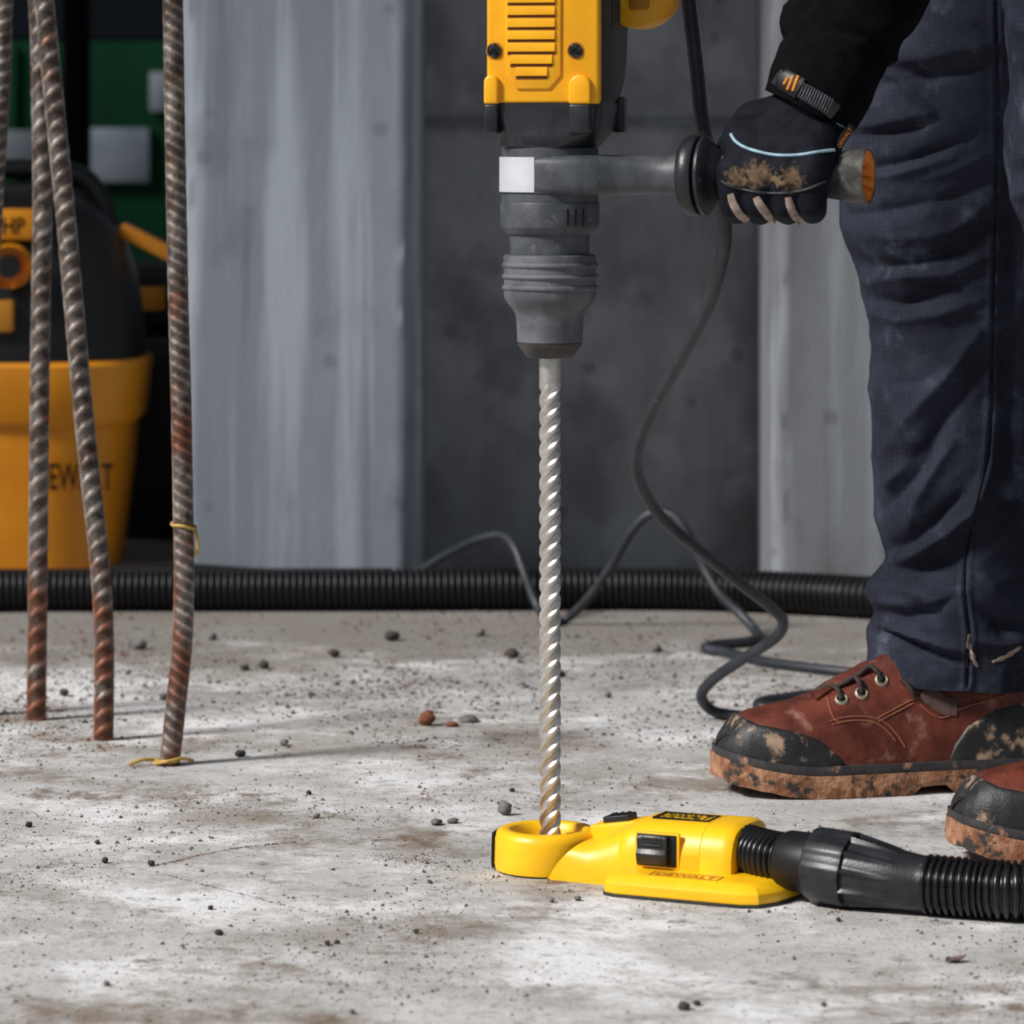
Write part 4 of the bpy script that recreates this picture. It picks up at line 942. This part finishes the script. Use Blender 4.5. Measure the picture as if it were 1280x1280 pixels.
# glove --------------------------------------------------------------------------------------------
HM = wm(RH) @ Matrix.Rotation(-HY, 4, 'Z')
e1 = (HM.to_3x3() @ Vector((1, 0, 0))); e2 = (HM.to_3x3() @ Vector((0, -1, 0))); HC = HM @ Vector((0, 0, hz))
def HP_(px, e, up):
    """point on the handle frame at image column px, e towards the viewer, up above the handle axis"""
    a = 0.0
    for _ in range(6):
        q = HC+e1*a+e2*e; X, _y = project(q); a += (px-X)*q.y/FPX/math.cos(YAW+HY)
    return HC+e1*a+e2*e+Vector((0, 0, up))
def cap(a, b, ra, rb, n=14, seg=18):
    a, b = Vector(a), Vector(b); t = (b-a); L = t.length; t.normalize()
    u = t.orthogonal().normalized(); v = t.cross(u); prof = []
    for k in range(7): q = -PI/2+PI/2*k/6; prof.append((math.sin(q)*ra, math.cos(q)*ra))
    for k in range(7): q = PI/2*k/6; prof.append((L+math.sin(q)*rb, math.cos(q)*rb))
    rows = [[a+t*s+(u*math.cos(w_)+v*math.sin(w_))*max(r, 1e-4) for w_ in (2*PI*j/seg for j in range(seg))] for s, r in prof]
    return gridgeo(rows, True, True, True)
def chain(pts, rs): return join(*[cap(a, b, ra, rb) for a, b, ra, rb in zip(pts, pts[1:], rs, rs[1:])])
W = P(1015, 128, HD); parts = []
W1, W2 = P(1003, 132, HD-.002), P(1030, 142, HD-.002)
FP = [(918, 16, .0125), (948, 13, .0130), (983, 12, .0127), (1014, 17, .0118)]
fing = []
for i, (px_, dy, r) in enumerate(FP):
    mcp = HP_(px_, .0270, .0055 if i in (1, 2) else .003); pip = HP_(px_+1, .0245, -.0215); mid = HP_(px_+2, .004, -.0270); dip = HP_(px_+3, -.018, -.0215); tip = HP_(px_+4, -.029, -.004)
    wpt = W1.lerp(W2, i/3)
    parts.append(cap(wpt, mcp, .021, .0150)); parts.append(chain([mcp, pip, mid, dip, tip], [.0150, r, r*.95, r*.93, r*.85]))
    fing.append((mcp, pip, mid, dip, tip))
for i in range(3):
    parts.append(cap(fing[i][0].lerp(fing[i+1][0], .5), W1.lerp(W2, (i+.5)/3), .0135, .021))
# palm over the handle, thumb behind
parts.append(cap(HP_(930, .004, .030), HP_(1008, .004, .030), .018, .018)); parts.append(cap(HP_(928, .012, .024), HP_(1012, .014, .020), .018, .017))
parts.append(chain([P(992, 150, HD+.01), HP_(945, -.010, .040), HP_(918, -.028, .020), HP_(912, -.036, -.004), HP_(918, -.034, -.020)], [.024, .020, .0155, .0135, .0115]))
parts.append(cap(P(1030, 165, HD), HP_(1024, .016, .012), .018, .015))
parts.append(cap(W, sl.at(.05)[0], .031, .031))
gl = join(*parts)
me = bpy.data.meshes.new('glove_src'); me.from_pydata([tuple(v) for v in gl[0]], [], gl[1]); to = bpy.data.objects.new('glove_src', me); COL.objects.link(to)
rm_ = to.modifiers.new('r', 'REMESH'); rm_.mode = 'VOXEL'; rm_.voxel_size = .0016
sm_ = to.modifiers.new('s', 'SMOOTH'); sm_.iterations = 7; sm_.factor = .5
dg = bpy.context.evaluated_depsgraph_get(); ev = to.evaluated_get(dg); em = ev.to_mesh()
gg = ([v.co.copy() for v in em.vertices], [tuple(p.vertices) for p in em.polygons]); ev.to_mesh_clear(); bpy.data.objects.remove(to)
nv = []
for v in gg[0]:
    X, Y = project(v)
    k = .0007*(1-2*abs(noise.noise(Vector((v.x*38, v.y*38, v.z*50)))))+.0003*noise.noise(v*220)
    nv.append(v+Vector((0, -1, .3)).normalized()*k)
gg = (nv, gg[1])
def glove_material():
    m = M['glove']; n, l, b = nodes_of(m); return m
GV = obj('glove', gg, M['glove'], PE, 180, True, 'black work glove gripping the side handle')
gbv = bvh_of(gg)
obj('piping', surf_tube(gbv, [(914, 168), (919, 176), (930, 184), (948, 190), (972, 194.5), (1000, 194), (1024, 190), (1042, 188)], .0013, .0006), M['piping'], GV, 60, True, 'pale blue reflective piping')
obj('knuckle_seam', surf_tube(gbv, [(902, 226), (912, 232), (930, 237), (955, 241), (985, 241), (1010, 236), (1032, 226)], .0011, .0002), M['badge'], GV, 60, True)
for pl, w_ in (([(913, 242), (917, 255), (925, 268), (936, 276)], 10), ([(945, 246), (950, 256), (959, 268), (968, 279)], 10.5), ([(985, 246), (988, 258), (994, 270), (1003, 278)], 10)):
    obj('finger_gusset', surf_ribbon(gbv, pl, w_, .0014, 8, 8, lambda f: .35+.65*math.sin(PI*min(1, f*.8+.12))**.6, .004), M['gusset'], GV, 60, True, 'tan leather gusset between fingers')
# strap and badge follow the cuff
sbv = bvh_of(join(slg, gg))
obj('wrist_strap', surf_ribbon(sbv, [(972, 96), (984, 104), (1000, 112), (1016, 121), (1032, 131), (1044, 140)], 20, .0022, 8, 8, None, .004), M['badge'], GV, 60, True, 'ribbed grey wrist strap')
for k in range(12):
    x, y = 1003+k*3.0, 112+k*1.75
    obj('strap_rib', surf_tube(sbv, [(x+4, y-8), (x+1, y), (x-3.5, y+8.5)], .0006, .0026, 6, 3), M['greyplastic'], GV, 60, True)
obj('badge', surf_ribbon(sbv, [(974, 96), (980, 99.5), (990, 105), (1001, 111)], 26, .0034, 8, 10, lambda f: (min(1, (f/.3))**.5 if f < .3 else 1), .004), M['blackmatte'], GV, 60, True, 'black badge with three yellow bars')
for (xa, ya, xb, yb_) in ((987.5, 98.8, 983.2, 106.5), (994.4, 96, 987.2, 113), (1000.3, 96.5, 993.2, 114.5)):
    obj('yellow_bar', surf_tube(sbv, [(xa, ya), ((xa+xb)/2, (ya+yb_)/2), (xb, yb_)], .0013, .0036, 8, 4), M['vacyellow'], GV, 60, True)
obj('pull_loop', surf_tube(gbv, [(1044, 140), (1043, 148), (1049, 155), (1057, 157), (1062, 158)], .0022, .0014), M['piping'], GV, 60, True, 'pale blue pull loop')
h, n = hit(gbv, 1050, 172)
tx = (P(1066, 157, h.y)-P(1047, 186, h.y)).normalized(); n = Vector((.30, -.95, .05)); n = (n-tx*n.dot(tx)).normalized(); ty = n.cross(tx).normalized()
TM = basis(P(1056, 172, h.y-.006), tx, ty, n)
obj('cuff_tag', xf(box(-.0115, .0115, -.0032, .0032, -.006, .0, .0008), TM), M['blackmatte'], GV, 40, True, 'small black tag with orange lettering')
obj('lettering', xf(text_geo('DEWALT', .0034, .0175, .0002, .01), TM), M['orange'], GV, None, True)
# dust on the knuckles: a dry-dirt layer in the glove material, fixed to the knuckles
n_, l_, b_ = nodes_of(M['glove']); src = b_.inputs['Base Color'].links[0].from_socket
tcn = [x for x in n_ if x.type == 'TEX_COORD'][0]
for (kx, ky, kr) in ((921, 222, .0095), (947, 219, .0125), (990, 222, .0105), (972, 226, .006)):
    h, nn = hit(gbv, kx, ky); c_ = h-PE.location
    vm = n_.new('ShaderNodeVectorMath'); vm.operation = 'DISTANCE'; vm.inputs[1].default_value = c_; l_.new(tcn.outputs['Object'], vm.inputs[0])
    t = n_.new('ShaderNodeTexNoise'); t.inputs['Scale'].default_value = 260; t.inputs['Detail'].default_value = 6; l_.new(tcn.outputs['Object'], t.inputs['Vector'])
    ma = n_.new('ShaderNodeMath'); ma.operation = 'MULTIPLY_ADD'; ma.inputs[1].default_value = -.022; ma.inputs[2].default_value = .011; l_.new(t.outputs[0], ma.inputs[0])
    ad = n_.new('ShaderNodeMath'); l_.new(vm.outputs['Value'], ad.inputs[0]); l_.new(ma.outputs[0], ad.inputs[1])
    q = n_.new('ShaderNodeMapRange'); q.interpolation_type = 'SMOOTHSTEP'; q.inputs[1].default_value = kr*.2; q.inputs[2].default_value = kr*1.15; q.inputs[3].default_value = .55; q.inputs[4].default_value = 0; l_.new(ad.outputs[0], q.inputs[0])
    x = n_.new('ShaderNodeMix'); x.data_type = 'RGBA'; l_.new(q.outputs[0], x.inputs[0]); l_.new(src, x.inputs[6]); x.inputs[7].default_value = (*lin(150, 124, 94), 1); src = x.outputs[2]
l_.new(src, b_.inputs['Base Color'])

# ------------------------------------------------------------------ stones and grit on the floor
def rock(r, seedv, flat=.7, sub=2):
    bm = bmesh.new(); bmesh.ops.create_icosphere(bm, subdivisions=sub, radius=1); rs = random.Random(seedv); o_ = Vector((rs.random()*50, rs.random()*50, 0))
    V = []
    for v in bm.verts:
        k = 1+.38*noise.noise(v.co*1.3+o_)+.16*noise.noise(v.co*3.1+o_); V.append(Vector((v.co.x*k*r, v.co.y*k*r*.85, v.co.z*k*r*flat)))
    F = [tuple(x.index for x in f.verts) for f in bm.faces]; bm.free()
    m_ = min(v.z for v in V); return [v-Vector((0, 0, m_+r*.08)) for v in V], F
STONES = [(631, 1019, 9.5, 'stone', 'round grey pebble beside the ring of the yellow shroud', None, .95),
 (545, 1031, 9, 'stone', 'larger of two flat grey stone chips near the yellow shroud', 'grey chips near the shroud', .45), (566, 1029, 7.5, 'stone', 'smaller of two flat grey stone chips near the yellow shroud', 'grey chips near the shroud', .5),
 (585, 902, 15, 'stone', 'flat pale grey stone beside the red-brown clod', None, .3), (534, 907, 11, 'rustclod', 'red-brown clod of dirt on the floor beside a flat grey stone', None, .9), (565, 908, 9, 'rustclod', 'small flat red-brown crumb between the clod and flat grey stone', None, .4)]
for x, y, r in ((300, 946, 9), (355, 932, 8), (131, 1079, 6.5), (189, 1082, 6), (263, 1137, 5.5), (273, 1169, 7), (409, 1182, 6), (421, 1180, 5), (520, 1167, 5.5), (396, 1023, 5.5), (122, 1055, 5), (36, 1034, 6), (855, 1262, 11), (871, 1257, 7), (133, 1232, 6), (690, 1128, 5), (722, 1126, 6), (1048, 1152, 5), (640, 990, 5), (386, 993, 5), (175, 812, 12), (330, 836, 10), (490, 801, 13), (306, 838, 8), (418, 822, 10), (700, 846, 9), (820, 815, 10), (640, 822, 12), (205, 875, 9), (80, 870, 8), (760, 872, 7), (600, 795, 10), (265, 800, 9), (1185, 1201, 5), (440, 1267, 6), (1030, 1258, 5)):
    STONES.append((x, y, r, 'darkstone' if (x*7+y) % 3 else 'stone', None, None, .7))
SL = {(300, 946): 'dark stone beside the foot of the bent bar', (355, 932): 'stone beyond the foot of the bent bar', (855, 1262): 'larger dark clod with a smaller one touching it',
 (871, 1257): 'smaller dark crumb touching a larger clod', (409, 1182): 'dark stone with a smaller one right beside it', (421, 1180): 'smaller of two dark stones lying side by side',
 (690, 1128): 'small stone beside the foot plate of the yellow shroud', (722, 1126): 'stone closest to the foot plate of the yellow shroud', (1048, 1152): 'small stone beside the finned hose coupling',
 (1185, 1201): 'tiny stone beside the dry leaf', (189, 1082): 'dark stone at the end of the crack line', (131, 1079): 'dark stone a hand width from the crack end', (205, 875): 'stone behind the bent bar', (80, 870): 'stone between the straight bar and leaning bar'}
for i, (x, y, r, mt, lb_, gp, fl_) in enumerate(STONES):
    p = G(x, y); g = rock(r*(1 if i < 6 else .78)*p.y/FPX, i*3.7, fl_)
    g = xf(g, Matrix.Rotation(i*1.7, 4, 'Z'))
    o = obj('pebble' if mt != 'rustclod' else 'dirt_clod', g, M[mt], None, 60); o.location = p
    far = p.y > 4.05
    if (x, y) in SL: lb_ = SL[(x, y)]+' on the floor'
    if lb_ is None:
        if mt == 'stone': lb_ = 'small grey stone lying on the floor near the wall hose' if far else 'small grey stone lying on the open floor'; gp = 'grey stones near the wall hose' if far else 'grey stones on the open floor'
        else: lb_ = 'small dark stone lying on the floor near the wall hose' if far else 'small dark stone lying on the open floor'; gp = 'dark stones near the wall hose' if far else 'dark stones on the open floor'
    tag(o, lb_, 'stone' if mt != 'rustclod' else 'dirt', gp)
p = G(1195, 1203); lv = [[(t*.016-.008, (w_-.5)*.010*math.sin(PI*min(.98, t+.02)), .0015+.003*t*t+.0015*abs(w_-.5)) for w_ in (0, .25, .5, .75, 1)] for t in [k/10 for k in range(11)]]
lv2 = [[(a, b2_, c2-.0006) for a, b2_, c2 in r] for r in lv]
tag(obj('dry_leaf', xf(join(gridgeo(lv, False), gridgeo(lv2, False)), Matrix.Translation(p) @ Matrix.Rotation(.3, 4, 'Z')), M['leaf'], None, 60), 'tiny curled purplish dry leaf on the floor', 'leaf')
# loose grit: uncountable
rg = random.Random(5); V, F = [], []
def grain(x, y, s):
    k = len(V); a = rg.random()*6.28; h_ = s*(.4+.5*rg.random())
    for q in range(4): V.append((x+s*math.cos(a+q*1.57)*(.6+.5*rg.random()), y+s*math.sin(a+q*1.57)*(.6+.5*rg.random()), -.0002))
    V.append((x+s*.3*(rg.random()-.5), y+s*.3*(rg.random()-.5), h_))
    F.extend([(k, k+1, k+4), (k+1, k+2, k+4), (k+2, k+3, k+4), (k+3, k, k+4)])
cnt = 0
while cnt < 34000:
    y = rg.uniform(2.4, 5.0); x = rg.uniform(-.145*y, .145*y)
    dn_ = .5+.5*fbm(Vector((x*5, y*3.2, 1.7)), 4)
    if rg.random() > max(.03, dn_**2*1.3): continue
    s = min(.0034, .00055*math.exp(abs(rg.gauss(0, .62))))*(1.0 if y < 3.75 else 1.6)
    grain(x, y, s); cnt += 1
def trail(pix, n_, spread):
    sp2 = spline(pix, 20)
    for _ in range(n_):
        q = rg.choice(sp2); p = G(*q[:2]); grain(p.x+rg.gauss(0, spread), p.y+rg.gauss(0, spread*2), .0006*math.exp(abs(rg.gauss(0, .4))))
trail([(188, 1083), (215, 1078), (250, 1069), (300, 1060), (345, 1055)], 420, .0012); trail([(195, 1090), (250, 1105), (310, 1120), (385, 1140)], 200, .0006)
trail([(470, 1072), (520, 1074), (560, 1080)], 400, .006); trail([(160, 935), (230, 935), (320, 936)], 160, .003)  # last trail: leaning bar's shadow strip drawn in with dark grains
gobj = obj('grit', (V, F), M['grit'], None, None); tag(gobj, 'loose brown and grey grit scattered over the floor', 'grit', None, 'stuff')
